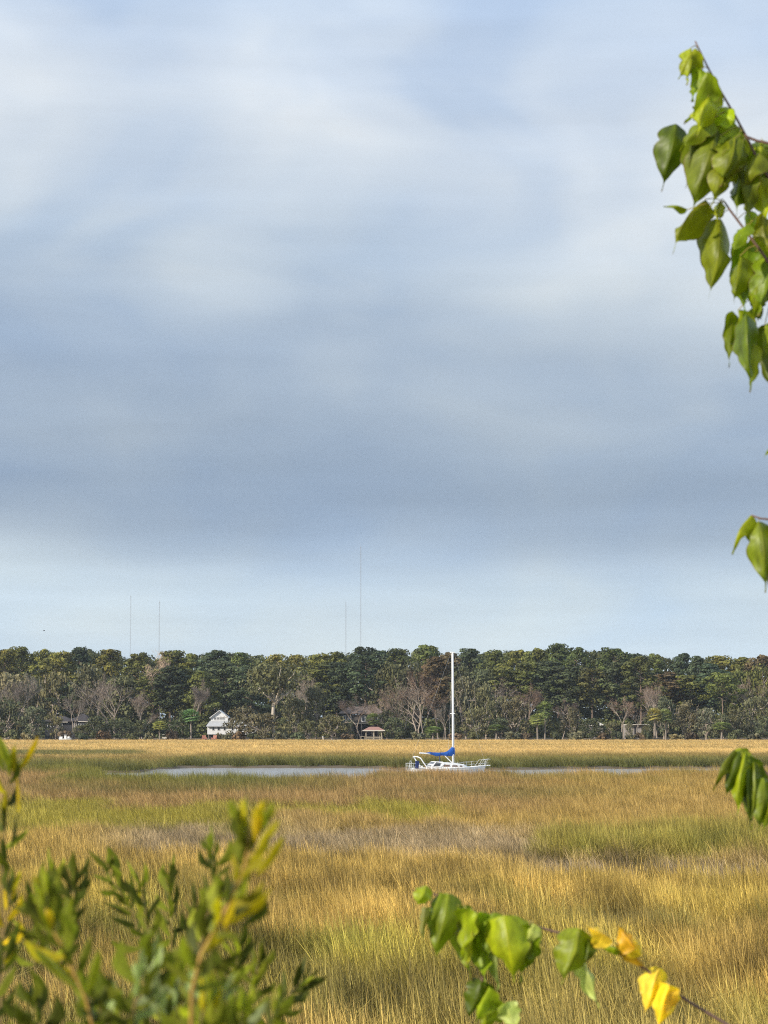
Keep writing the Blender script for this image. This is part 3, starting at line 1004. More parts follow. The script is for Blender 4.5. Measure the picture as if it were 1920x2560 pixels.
oaks = [(15, 1745, 672, 110, OG1, 'gnarled live oak with pale limbs at the left edge', 3), (140, 1790, 668, 56, OG2, 'thin live oak in front of the dark left house', 4), (205, 1812, 665, 52, OG1, 'low oak before the right end of the dark left house', 1), (870, 1800, 664, 50, OG2, 'low oak before the left end of the brown raised house', 4), (968, 1775, 668, 52, OG1, 'dark oak close behind the gazebo on its right', 0), (85, 1765, 666, 80, OG2, 'low live oak left of the dark left house', 4), (240, 1790, 664, 70, OG1, 'dense live oak right of the dark left house', 2),
        (300, 1800, 666, 74, OG1, 'low dark oak under the broad leafless tree', 1), (352, 1800, 670, 60, OG1, 'low dark oak left of the small palm', 0), (462, 1775, 668, 66, (0.062, 0.085, 0.035), 'deep green oak on the left of the white house', 2),
        (440, 1800, 672, 60, (0.06, 0.08, 0.035), 'deep green oak between small palm and white house', 0), (608, 1766, 664, 104, OG3, 'grey-green live oak covering the right of the white house', 3), (660, 1782, 660, 96, OG3, 'grey-green live oak under the forked pale trunk', 4),
        (740, 1745, 674, 80, OG2, 'live oak right of the forked pale trunk', 1), (790, 1712, 676, 92, OG2, 'tall grey-green live oak left of the brown raised house', 4), (830, 1785, 662, 86, OG2, 'live oak above the pale seawall', 3),
        (770, 1800, 664, 70, OG1, 'low live oak left of the pale seawall', 1), (985, 1793, 662, 62, OG1, 'round dark live oak right of the gazebo', 0),
        (1165, 1690, 676, 92, OG3, 'gnarled live oak with bright limbs right of the sailboat mast', 4), (1215, 1705, 672, 88, OG2, 'second gnarled live oak right of the sailboat mast', 3), (1190, 1770, 664, 80, OG2, 'low live oak beneath the gnarled pair', 4),
        (1285, 1745, 670, 92, OG3, 'moss-grey live oak left of the palm pair', 4), (1250, 1795, 664, 66, (0.07, 0.085, 0.045), 'low dark oak left of the palm pair', 1), (1430, 1765, 668, 70, OG3, 'mossy oak right of the palm pair', 3),
        (1480, 1795, 664, 80, OG1, 'oak in front of the half-hidden white roof', 2), (1530, 1805, 662, 50, OG2, 'small oak left of the grey right-hand house', 4), (1573, 1806, 661, 26, OG3, 'small thin oak before the left end of the grey house', 4), (1613, 1814, 661, 26, OG2, 'small thin oak before the right end of the grey house', 3), (1660, 1738, 674, 84, OG2, 'live oak behind the twin tall palms', 3),
        (1715, 1752, 668, 84, OG3, 'gnarled pale-limbed oak right of the tall palms', 3), (1765, 1768, 665, 76, OG3, 'pale-limbed oak under the umbrella pine', 4), (1845, 1770, 668, 70, OG2, 'live oak right of the umbrella pine', 1), (1808, 1782, 663, 62, OG2, 'live oak hiding the foot of the umbrella pine', 3),
        (1895, 1740, 672, 90, OG2, 'large live oak at the right edge', 4), (1915, 1790, 664, 60, OG1, 'low live oak in the right-hand corner of wood', 0)]
for px, top, Y, wd, c, lab, v in oaks:
    plant('oak', px, top, Y, wd, c, lab, GOAK, v)
plant('umbrella', 1805, 1683, 682, 110, PG2, 'flat-topped umbrella pine with a crooked pale trunk', GMID, 0)
palms = [(400, 1805, 660, 34, (0.13, 0.15, 0.045), 'small round-headed palm alone by the left marsh edge'), (1344, 1786, 660, 36, (0.17, 0.18, 0.05), 'bright palm, front one of the pair right of the sailboat'),
         (1362, 1758, 664, 38, (0.09, 0.12, 0.04), 'darker taller palm, rear one of the pair right of the sailboat'), (1637, 1772, 661, 34, (0.15, 0.155, 0.055), 'tall palm with a pale trunk right of the grey house'),
         (1664, 1776, 663, 34, (0.10, 0.12, 0.045), 'tall darker palm beside the pale-trunked palm'), (1803, 1806, 660, 44, (0.13, 0.155, 0.055), 'stubby fan palm below the umbrella pine'),
         (1082, 1818, 660, 42, (0.13, 0.16, 0.05), 'low fan palm at the foot of the leafless trees'), (1240, 1812, 661, 40, (0.10, 0.13, 0.05), 'low fan palm under the gnarled oaks'),
         (935, 1786, 667, 36, (0.13, 0.16, 0.05), 'bright palm just above the gazebo roof'), (478, 1775, 665, 40, (0.085, 0.13, 0.045), 'green palm head left of the white gable')]
for i, (px, top, Y, wd, c, lab) in enumerate(palms):
    plant('palm', px, top, Y, wd, c, lab, GPALM, i)
plant('talloak', 688, 1652, 663, 150, OG1, 'tall tree with a forked pale trunk and spreading crown', None, 0, 0.0)
bushes = [(30, 44), (566, 30), (592, 40), (640, 44), (548, 22), (160, 40), (205, 40), (70, 40), (262, 44), (330, 40), (375, 30), (430, 36), (745, 44), (700, 40), (870, 40), (1000, 40), (1045, 40), (1140, 44), (1185, 40), (1280, 44), (1318, 34), (1390, 36), (1440, 44), (1500, 40), (1545, 36), (1578, 30), (1602, 34), (1620, 26), (1690, 44), (1735, 40), (1835, 40), (1880, 44)]
for i, (px, wd) in enumerate(bushes):
    sd_ = 'left' if px < 1130 else 'right'
    k_ = sum(1 for q in bushes if (q[0] < px and q[0] < 1130) or False) if px < 1130 else sum(1 for q in bushes if 1130 <= q[0] < px)
    plant('bush', px, 1822 + (i * 7 % 11), 659 + i % 3, wd, (OG1, OG3, (0.14, 0.10, 0.06))[i % 3],
          '%s low bush along the marsh edge, counting %s' % (ORD[k_], 'from the left edge' if sd_ == 'left' else 'rightwards from the sailboat mast'), GBUSH, i)


SKY_X = [p[0] for p in sky_pines]
SKY_Y = [p[1] for p in sky_pines]


def woodland():
    """the depth of the wood behind the trees one can tell apart: reads as one mass."""
    r = np.random.default_rng(77)
    n = 3270
    Y = 752 + 100 * r.random(n)
    X = (r.random(n) * 2 - 1) * (0.27 * Y)
    px, _ = px_of(X, Y, np.full(n, 10.0))
    topz = np.interp(px, [0, 400, 640, 860, 1075, 1400, 1600, 1780, 1920], [26, 25, 24, 25, 27, 27, 25, 24, 24]) - 3.0
    Z = 1.5 + (topz - 1.5) * r.random(n) ** 0.75
    # unbroken row of far treetops just under the skyline, and the dark undergrowth at its foot
    m = 800
    Yb = 790 + 60 * r.random(m)
    Xb = (r.random(m) * 2 - 1) * (0.27 * Yb)
    pb, _ = px_of(Xb, Yb, np.full(m, 10.0))
    Zb = CAMZ + (1807.8 - np.interp(pb, SKY_X, SKY_Y) - 9 - 34 * r.random(m) ** 1.2) * Yb / FPX - 1.0
    u = 1280
    Yu = 694 + 40 * r.random(u)
    Xu = (r.random(u) * 2 - 1) * (0.27 * Yu)
    X, Y, Z = np.concatenate([X, Xb, Xu]), np.concatenate([Y, Yb, Yu]), np.concatenate([Z, Zb, 0.8 + 5.0 * r.random(u)])
    n = len(X)
    cs = np.stack([X, Y, Z], -1)
    rs = np.stack([2.2 + r.random(n), 2.0 + r.random(n), 1.3 + 0.8 * r.random(n)], -1)
    Q, tone = cloud(cs, rs, 80, 0.40, r, 0.2, 0.4, 0.2)
    o = link('woodland', quads_mesh('woodland', Q, M_crown, tone))
    o.color = (0.088, 0.100, 0.036, 1)
    tag(o, 'dark mass of foliage filling the wood behind the shoreline trees', 'wood', kind='stuff')


woodland()

# ------------------------------------------------------------------ houses and shore things
M_white = mat_plain('white_paint', (0.78, 0.78, 0.76), 0.6, 0.06, 1.0)
M_clap = mat_plain('white_clapboard', (0.74, 0.75, 0.75), 0.65, 0.08, 2.0)
M_shingle = mat_plain('grey_shingle', (0.42, 0.43, 0.44), 0.85, 0.2, 2.0)
M_darkroof = mat_plain('dark_roof', (0.055, 0.048, 0.05), 0.9, 0.25, 1.5)
M_brownroof = mat_plain('brown_roof', (0.16, 0.12, 0.10), 0.9, 0.25, 1.5)
M_redroof = mat_plain('rust_shingle', (0.34, 0.19, 0.155), 0.85, 0.2, 2.0)
M_darkwall_shade = mat_plain('dark_siding_and_shade', (0.035, 0.035, 0.04), 0.85, 0.2, 1.5)  # dark siding; also paints the shade under the two raised floors
M_taupe = mat_plain('taupe_siding', (0.085, 0.075, 0.068), 0.85, 0.2, 1.5)
M_greywall = mat_plain('grey_render', (0.30, 0.27, 0.25), 0.85, 0.15, 1.0)
M_glass = mat_plain('window_glass', (0.03, 0.035, 0.045), 0.08, spec=0.6)
M_weather = mat_plain('weathered_timber', (0.42, 0.37, 0.28), 0.85, 0.3, 3.0)
M_terra = mat_plain('red_stained_wood', (0.42, 0.19, 0.13), 0.7, 0.2, 3.0)
M_concrete = mat_plain('pale_concrete', (0.58, 0.54, 0.47), 0.85, 0.2, 1.5)
M_black = mat_plain('dark_metal', (0.04, 0.04, 0.045), 0.5)


def gz_at(X, Y):
    return float(ground_z(np.array([float(X)]), np.array([float(Y)]))[0])


def gable_roof(mb, x0, x1, y0, y1, z0, z1, th=0.18):
    """ridge along y (gable faces the marsh)."""
    xm = (x0 + x1) / 2
    for a in (-1, 1):
        xe = x0 if a < 0 else x1
        mb.add([(xe, y0, z0), (xm, y0, z1), (xm, y1, z1), (xe, y1, z0), (xe, y0, z0 - th), (xm, y0, z1 - th), (xm, y1, z1 - th), (xe, y1, z0 - th)],
               [(0, 1, 2, 3), (4, 7, 6, 5), (0, 4, 5, 1), (3, 2, 6, 7), (0, 3, 7, 4)])


def window(parent, x0, x1, y, z0, z1, fmat, mull=1, fr=0.09):
    f = MB()
    f.box(x0 - fr, x0, y - 0.06, y + 0.03, z0 - fr, z1 + fr).box(x1, x1 + fr, y - 0.06, y + 0.03, z0 - fr, z1 + fr)
    f.box(x0, x1, y - 0.06, y + 0.03, z1, z1 + fr).box(x0, x1, y - 0.06, y + 0.03, z0 - fr, z0)
    for k in range(1, mull):
        xm = x0 + (x1 - x0) * k / mull
        f.box(xm - 0.04, xm + 0.04, y - 0.055, y + 0.02, z0, z1)
    fo = f.build('window', fmat, parent)
    MB().box(x0, x1, y - 0.02, y + 0.01, z0, z1).build('pane', M_glass, fo)


def hip_roof(mb, x0, x1, y0, y1, z0, z1, inset, iy=None):
    iy = inset if iy is None else iy
    ym = (y0 + y1) / 2
    mb.add([(x0, y0, z0), (x1, y0, z0), (x1, y1, z0), (x0, y1, z0), (x0 + inset, ym, z1), (x1 - inset, ym, z1), (x0, y0, z0 - 0.2), (x1, y0, z0 - 0.2), (x1, y1, z0 - 0.2), (x0, y1, z0 - 0.2)],
           [(0, 1, 5, 4), (1, 2, 5), (2, 3, 4, 5), (3, 0, 4), (0, 6, 7, 1), (1, 7, 8, 2), (2, 8, 9, 3), (3, 9, 6, 0), (6, 9, 8, 7)])


def white_house():
    Y = 682.0
    k = Y / FPX
    p = at(547, 1850, Y)
    g = gz_at(p.x, Y)
    zz = lambda py: at(547, py, Y).z - g
    h = tag(empty('white_house', (p.x, Y, g)), 'white clapboard house with a front gable and a row of four windows', 'house')
    hw = 24.5 * k                                     # half width of the gable
    ze, zr = zz(1793), zz(1778)
    g0, g1 = -21 * k, 21 * k
    # upper gable block
    m = MB().box(g0, g1, 1.6, 9, zz(1815), ze)
    xm = 0
    m.add([(g0, 1.6, ze), (g1, 1.6, ze), (0, 1.6, zr), (g0, 1.75, ze), (g1, 1.75, ze), (0, 1.75, zr)], [(0, 1, 2), (3, 5, 4), (0, 2, 5, 3), (1, 4, 5, 2)])
    for b in range(7):                               # clapboard courses on the gable block
        z = zz(1803) + b * 0.22
        m.box(g0 - 0.01, g1 + 0.01, 1.57, 1.6, z, z + 0.03)
    m.build('gable_wall', M_clap, h)
    r = MB()
    gable_roof(r, -hw, hw, 1.0, 9.2, ze - 0.15, zz(1775.5))
    r.build('roof', M_white, h)
    for i in range(4):
        x0 = (-13.5 + i * 7.1) * k
        window(h, x0, x0 + 5.0 * k, 1.56, zz(1799), zz(1793.2), M_white, 2)
    # skirt roof
    s = MB()
    a, b_ = -31 * k, 95 * k
    s.add([(a, -1.2, zz(1815)), (b_, -1.2, zz(1815)), (b_ - 2, 1.62, zz(1802)), (a + 0.9, 1.62, zz(1802)), (a, -1.2, zz(1815) - 0.2), (b_, -1.2, zz(1815) - 0.2), (b_ - 2, 1.62, zz(1815)), (a + 0.9, 1.62, zz(1815))],
          [(0, 1, 2, 3), (0, 4, 5, 1), (0, 3, 7, 4), (1, 5, 6, 2), (4, 7, 6, 5)])
    s.build('porch_roof', M_shingle, h)
    MB().box(a + 0.3, b_ - 0.4, -0.4, 9, zz(1836), zz(1815) - 0.05).build('wall', M_clap, h)
    MB().box(a + 0.9, b_ - 1.0, 0.6, 8.4, -0.3, zz(1836)).build('underfloor_shade', M_darkwall_shade, h)  # solid dark block painted in for the shade below the floor
    for x in (-26, -10, 8, 30, 55, 80):
        MB().box(x * k, x * k + 0.22, -0.36, -0.14, -0.3, zz(1836)).build('post', M_bark, h)
    for x0, x1 in ((-16, -11), (-3, 2.5), (12, 17), (32, 37), (52, 57), (72, 77)):
        window(h, x0 * k, x1 * k, -0.42, zz(1826), zz(1817), M_white, 1)


def dark_house():
    Y = 684.0
    k = Y / FPX
    p = at(172, 1850, Y)
    g = gz_at(p.x, Y)
    zz = lambda py: at(172, py, Y).z - g
    X = lambda px: (px - 172) * k
    h = tag(empty('dark_house', (p.x, Y, g)), 'dark low house with white-framed windows behind the left oaks', 'house')
    MB().box(X(112), X(222), 0, 9, -0.3, zz(1804)).build('wall', M_darkwall_shade, h)
    r = MB()
    hip_roof(r, X(108), X(182), -0.7, 9.5, zz(1803), zz(1790), 3.2)
    r.build('roof', M_darkroof, h)
    r = MB()
    hip_roof(r, X(176), X(227), -0.9, 9.7, zz(1801.5), zz(1784), 2.6)
    r.build('roof', M_darkroof, h)
    MB().box(X(196), X(226), -1.0, -0.85, zz(1804.8), zz(1803.0)).build('fascia', M_concrete, h)
    MB().box(X(136), X(170), -0.85, -0.72, zz(1806), zz(1804.4)).build('fascia', M_concrete, h)
    for x0, x1, mu in ((119, 125, 1), (127.5, 133.5, 1), (146, 155, 2), (182, 190, 2), (196, 212, 4)):
        window(h, X(x0), X(x1), -0.04, zz(1817), zz(1809), M_white, mu, 0.10)


def brown_house():
    Y = 680.0
    k = Y / FPX
    p = at(902, 1850, Y)
    g = gz_at(p.x, Y)
    zz = lambda py: at(902, py, Y).z - g
    X = lambda px: (px - 902) * k
    h = tag(empty('raised_house', (p.x, Y, g)), 'brown raised house on posts behind the gazebo', 'house')
    MB().box(X(856), X(955), 0, 9, zz(1808), zz(1786)).build('wall', M_taupe, h)
    r = MB()
    hip_roof(r, X(846), X(963), -1.0, 10, zz(1783), zz(1766), 3.0)
    r.build('roof', M_brownroof, h)
    MB().box(X(848), X(960), -2.0, 9, zz(1809.5), zz(1807)).build('deck', M_weather, h)
    for px in (852, 879, 893, 904, 930, 955):
        MB().box(X(px) - 0.14, X(px) + 0.14, -1.9, -1.6, -0.3, zz(1809.5)).build('post', M_bark, h)
    MB().box(X(862), X(950), 2, 8, -0.3, zz(1809.5)).build('underfloor_shade', M_darkwall_shade, h)  # dark block between the posts, stands in for shade under the deck
    for x0, x1 in ((859, 864), (871, 877), (905, 912), (934, 944)):
        window(h, X(x0), X(x1), -0.04, zz(1803), zz(1790), M_white, 1, 0.14)


def grey_house():
    Y = 676.0
    k = Y / FPX
    p = at(1598, 1850, Y)
    g = gz_at(p.x, Y)
    zz = lambda py: at(1598, py, Y).z - g
    X = lambda px: (px - 1598) * k
    h = tag(empty('grey_house', (p.x, Y, g)), 'low grey flat-roofed house behind trunks at the right', 'house')
    MB().box(X(1564), X(1622), 0, 8, -0.3, zz(1812.5)).build('wall', M_greywall, h)
    MB().box(X(1566), X(1628), -1.2, 8.6, zz(1812.3), zz(1810.6)).build('roof', M_concrete, h)
    MB().box(X(1586), X(1590), -0.05, 0.2, -0.2, zz(1818)).build('door', M_darkwall_shade, h)
    for x0, x1 in ((1572, 1578), (1603, 1609)):
        window(h, X(x0), X(x1), -0.04, zz(1827), zz(1819), M_concrete, 1)
    Y = 690.0
    k = Y / FPX
    p = at(1490, 1850, Y)
    g = gz_at(p.x, Y)
    zz2 = lambda py: at(1490, py, Y).z - g
    h = tag(empty('cottage', (p.x, Y, g)), 'half-hidden cottage with a pale roof among the right-hand oaks', 'house')
    MB().box(-16 * k, 18 * k, 0, 7, -0.3, zz2(1815)).build('wall', M_greywall, h)
    r = MB()
    hip_roof(r, -19 * k, 21 * k, -0.8, 7.8, zz2(1813), zz2(1801), 2.2)
    r.build('roof', M_concrete, h)
    window(h, -8 * k, -3 * k, -0.04, zz2(1828), zz2(1819), M_white, 1)


def gazebo():
    Y = 658.5
    k = Y / FPX
    p = at(934, 1850, Y)
    g = gz_at(p.x, Y)
    zz = lambda py: at(934, py, Y).z - g
    h = tag(empty('gazebo', (p.x, Y, g)), 'open timber gazebo with a rusty hip roof at the marsh edge', 'gazebo')
    r = MB()
    hip_roof(r, -27 * k, 28 * k, -2.6, 2.6, zz(1825.5), zz(1817), 1.9)
    r.build('roof', M_redroof, h)
    MB().box(-27.4 * k, 28.4 * k, -2.72, -2.6, zz(1827.6), zz(1825)).build('fascia', M_concrete, h)
    X = lambda px: (px - 934) * k
    for y in (-2.0, 2.0):
        for px in (915, 934.5, 953.5):
            MB().box(X(px) - 0.11, X(px) + 0.11, y - 0.1, y + 0.1, -0.3, zz(1826)).build('post', M_weather, h)
    for py in (1842.8, 1847.5):
        MB().box(X(914), X(955), -2.18, -2.06, zz(py) - 0.1, zz(py) + 0.1).build('rail', M_weather, h)
        MB().box(X(914), X(955), 2.06, 2.18, zz(py) - 0.1, zz(py) + 0.1).build('rail', M_weather, h)
    MB().box(X(913), X(956), -2.3, 2.3, zz(1854), zz(1850.5)).build('deck', M_weather, h)
    for a, b in ((915, 920), (953.5, 948.5)):
        MB().tube([(X(a), -2.0, zz(1833)), (X(b), -2.0, zz(1827.5))], 0.07, 5).build('brace', M_weather, h)
    # small stair landing on its left
    t = tag(empty('wooden_steps', (at(907, 1850, 658).x, 658.0, g)), 'small railed wooden steps on the left of the gazebo', 'steps')
    for i in range(3):
        MB().box(-0.55, 0.4, -0.9 + i * 0.3, -0.6 + i * 0.3, -0.2, 0.25 + 0.22 * i).build('step', M_weather, t)
    for x in (-0.6, 0.42):
        MB().box(x, x + 0.1, -0.9, -0.8, -0.2, 1.5).build('post', M_weather, t)
    MB().box(-0.6, 0.52, -0.92, -0.8, 1.42, 1.52).build('rail', M_weather, t)


def shore_things():
    Y = 656.5
    k = Y / FPX
    # seawall sections
    for i, (a, b, lab) in enumerate(((815, 857, 'longer pale seawall section left of the gazebo'), (862, 900, 'shorter pale seawall section next to the gazebo'))):
        p = at((a + b) / 2, 1850, Y)
        g = gz_at(p.x, Y)
        t = tag(empty('seawall', (p.x, Y, g)), lab, 'seawall', 'seawall sections')
        hw = (b - a) / 2 * k
        MB().box(-hw, hw, -0.25, 0.25, -0.4, 0.62).build('wall', M_concrete, t)
        MB().box(-hw - 0.05, hw + 0.05, -0.32, 0.32, 0.62, 0.74).build('cap', M_white, t)
    p = at(809, 1850, Y - 0.4)
    g = gz_at(p.x, Y)
    t = tag(empty('mooring_post', (p.x, Y - 0.4, g)), 'pale leaning post at the left end of the seawall', 'post')
    MB().tube([(0, 0, -0.4), (-0.08, 0, 0.8), (-0.2, 0, 1.6)], [0.2, 0.19, 0.17], 8).build('pile', M_concrete, t)
    MB().tube([(-0.2, 0, 1.59), (-0.21, 0, 1.7)], [0.21, 0.12], 8).build('cap', M_white, t)
    # terrace deck and two chairs below the white house
    Yc = 658.0
    p = at(527, 1853, Yc)
    g = gz_at(p.x, Yc)
    kc = Yc / FPX
    d = tag(empty('terrace_deck', (p.x, Yc, g)), 'low red-stained deck below the white house', 'deck')
    for i in range(8):
        MB().box(-21 * kc, 21 * kc, -1.6 + i * 0.4, -1.23 + i * 0.4, 0.32, 0.42).build('plank', M_terra, d)
    MB().box(-21 * kc, 21 * kc, -1.62, -1.5, -0.3, 0.31).build('skirt_board', M_terra, d)
    for x in (-2.2, 0, 2.2):
        MB().box(x - 0.1, x + 0.1, -1.4, 1.4, -0.4, 0.30).build('joist', M_terra, d)
    for px, lab in ((511, 'red slatted garden chair, left of the two below the white house'), (535, 'red slatted garden chair, right of the two below the white house')):
        q = at(px, 1853, Yc - 0.4)
        c = tag(empty('garden_chair', (q.x, Yc - 0.4, g + 0.42), 0.25 if px < 520 else -0.3), lab, 'chair', 'red chairs on the terrace deck')
        MB().box(-0.55, 0.55, -0.5, 0.45, 0.42, 0.52).build('seat', M_terra, c)
        for i in range(5):
            x = -0.52 + i * 0.22
            MB().add([(x, 0.42, 0.45), (x + 0.17, 0.42, 0.45), (x + 0.17, 0.85, 1.45), (x, 0.85, 1.45), (x, 0.48, 0.43), (x + 0.17, 0.48, 0.43), (x + 0.17, 0.91, 1.43), (x, 0.91, 1.43)],
                     [(0, 1, 2, 3), (4, 7, 6, 5), (0, 4, 5, 1), (1, 5, 6, 2), (2, 6, 7, 3), (3, 7, 4, 0)]).build('slat', M_terra, c)
        for s in (-1, 1):
            MB().box(s * 0.6 - 0.09, s * 0.6 + 0.09, -0.6, 0.6, 0.74, 0.80).build('armrest', M_terra, c)
            for y in (-0.5, 0.4):
                MB().box(s * 0.6 - 0.05, s * 0.6 + 0.05, y - 0.05, y + 0.05, 0, 0.74).build('leg', M_terra, c)
    # white motor boat on the left, with an outboard, and a grey float
    Yb = 657.0
    kb = Yb / FPX
    p = at(163, 1853, Yb)
    g = gz_at(p.x, Yb)
    b = tag(empty('motor_boat', (p.x, Yb, g + 0.15)), 'small white motor boat with centre console drawn up at the left shore', 'boat')
    h = MB()
    st = [(-1.75, 0.75, 0.95), (-0.8, 0.85, 0.9), (0.5, 0.85, 0.95), (1.3, 0.55, 1.1), (1.75, 0.08, 1.22)]
    for i in range(len(st)):
        x, hw, z = st[i]
        h.v += [(x, -hw, z), (x, -hw * 0.75, 0.1), (x, hw * 0.75, 0.1), (x, hw, z)]
    for i in range(len(st) - 1):
        for j in range(3):
            h.f.append((i * 4 + j, i * 4 + j + 1, (i + 1) * 4 + j + 1, (i + 1) * 4 + j))
    h.f += [(0, 3, 2, 1), (16, 17, 18, 19)]
    for i in range(len(st) - 1):
        h.f.append((i * 4 + 3, i * 4, (i + 1) * 4, (i + 1) * 4 + 3))
    h.build('hull', M_white, b)
    MB().box(-0.25, 0.35, -0.35, 0.35, 0.9, 1.75).build('console', M_white, b)
    MB().box(-0.30, 0.40, -0.42, 0.42, 1.9, 1.98).box(-0.2, -0.15, -0.38, -0.33, 1.75, 1.92).box(0.25, 0.3, -0.38, -0.33, 1.75, 1.92).build('canopy', M_white, b)
    MB().box(-1.6, -0.8, -0.6, 0.6, 0.92, 1.45).build('stern_seat', M_white, b)
    MB().box(0.7, 1.25, -0.45, 0.45, 0.97, 1.5).build('bow_seat', M_white, b)
    MB().box(-2.15, -1.76, -0.22, 0.22, 0.75, 1.6).build('outboard_motor', M_black, b)
    p2 = at(186, 1855, Yb)
    f = tag(empty('float_dock', (p2.x, Yb - 0.3, gz_at(p2.x, Yb))), 'low grey float beside the white motor boat', 'dock')
    for i in range(6):
        MB().box(-1.4 + i * 0.47, -0.96 + i * 0.47, -0.7, 0.7, 0.32, 0.40).build('plank', M_concrete, f)
    MB().box(-1.4, 1.4, -0.65, 0.65, -0.1, 0.31).build('float', M_weather, f)
    # white vehicle glimpsed under the oaks near the small palm
    p3 = at(411, 1846, 664)
    g3 = gz_at(p3.x, 664)
    v = tag(empty('utility_cart', (p3.x, 664, g3)), 'small pale utility cart beside the small palm', 'cart')
    MB().box(-0.6, 0.75, -0.5, 0.5, 0.28, 0.85).build('body', M_concrete, v)
    MB().box(-0.55, 0.35, -0.52, 0.52, 1.55, 1.62).build('roof', M_white, v)
    for x in (-0.5, 0.28):
        for y in (-0.46, 0.46):
            MB().box(x - 0.03, x + 0.03, y - 0.03, y + 0.03, 0.85, 1.55).build('post', M_black, v)
    for x in (-0.4, 0.5):
        for y in (-0.5, 0.5):
            MB().tube([(x, y - 0.08, 0.2), (x, y + 0.08, 0.2)], 0.24, 10).build('wheel', M_black, v)


white_house(); dark_house(); brown_house(); grey_house(); gazebo(); shore_things()

# ------------------------------------------------------------------ sailboat
M_gel = mat_plain('white_gelcoat', (0.86, 0.86, 0.84), 0.3, 0.03, 1.0)
M_alu = mat_plain('white_spar', (0.84, 0.84, 0.83), 0.35)
M_steel = mat_plain('stainless_tube', (0.74, 0.74, 0.73), 0.3, metallic=0.35)
M_blue = mat_plain('blue_canvas', (0.012, 0.085, 0.36), 0.75, 0.35, 2.2, bump=0.6)
M_navy = mat_plain('navy_cover', (0.015, 0.03, 0.12), 0.7, 0.2, 3.0)
M_smoke = mat_plain('smoked_glass', (0.045, 0.05, 0.055), 0.12, spec=0.6)
M_brownglass = mat_plain('tinted_port', (0.16, 0.10, 0.075), 0.3)


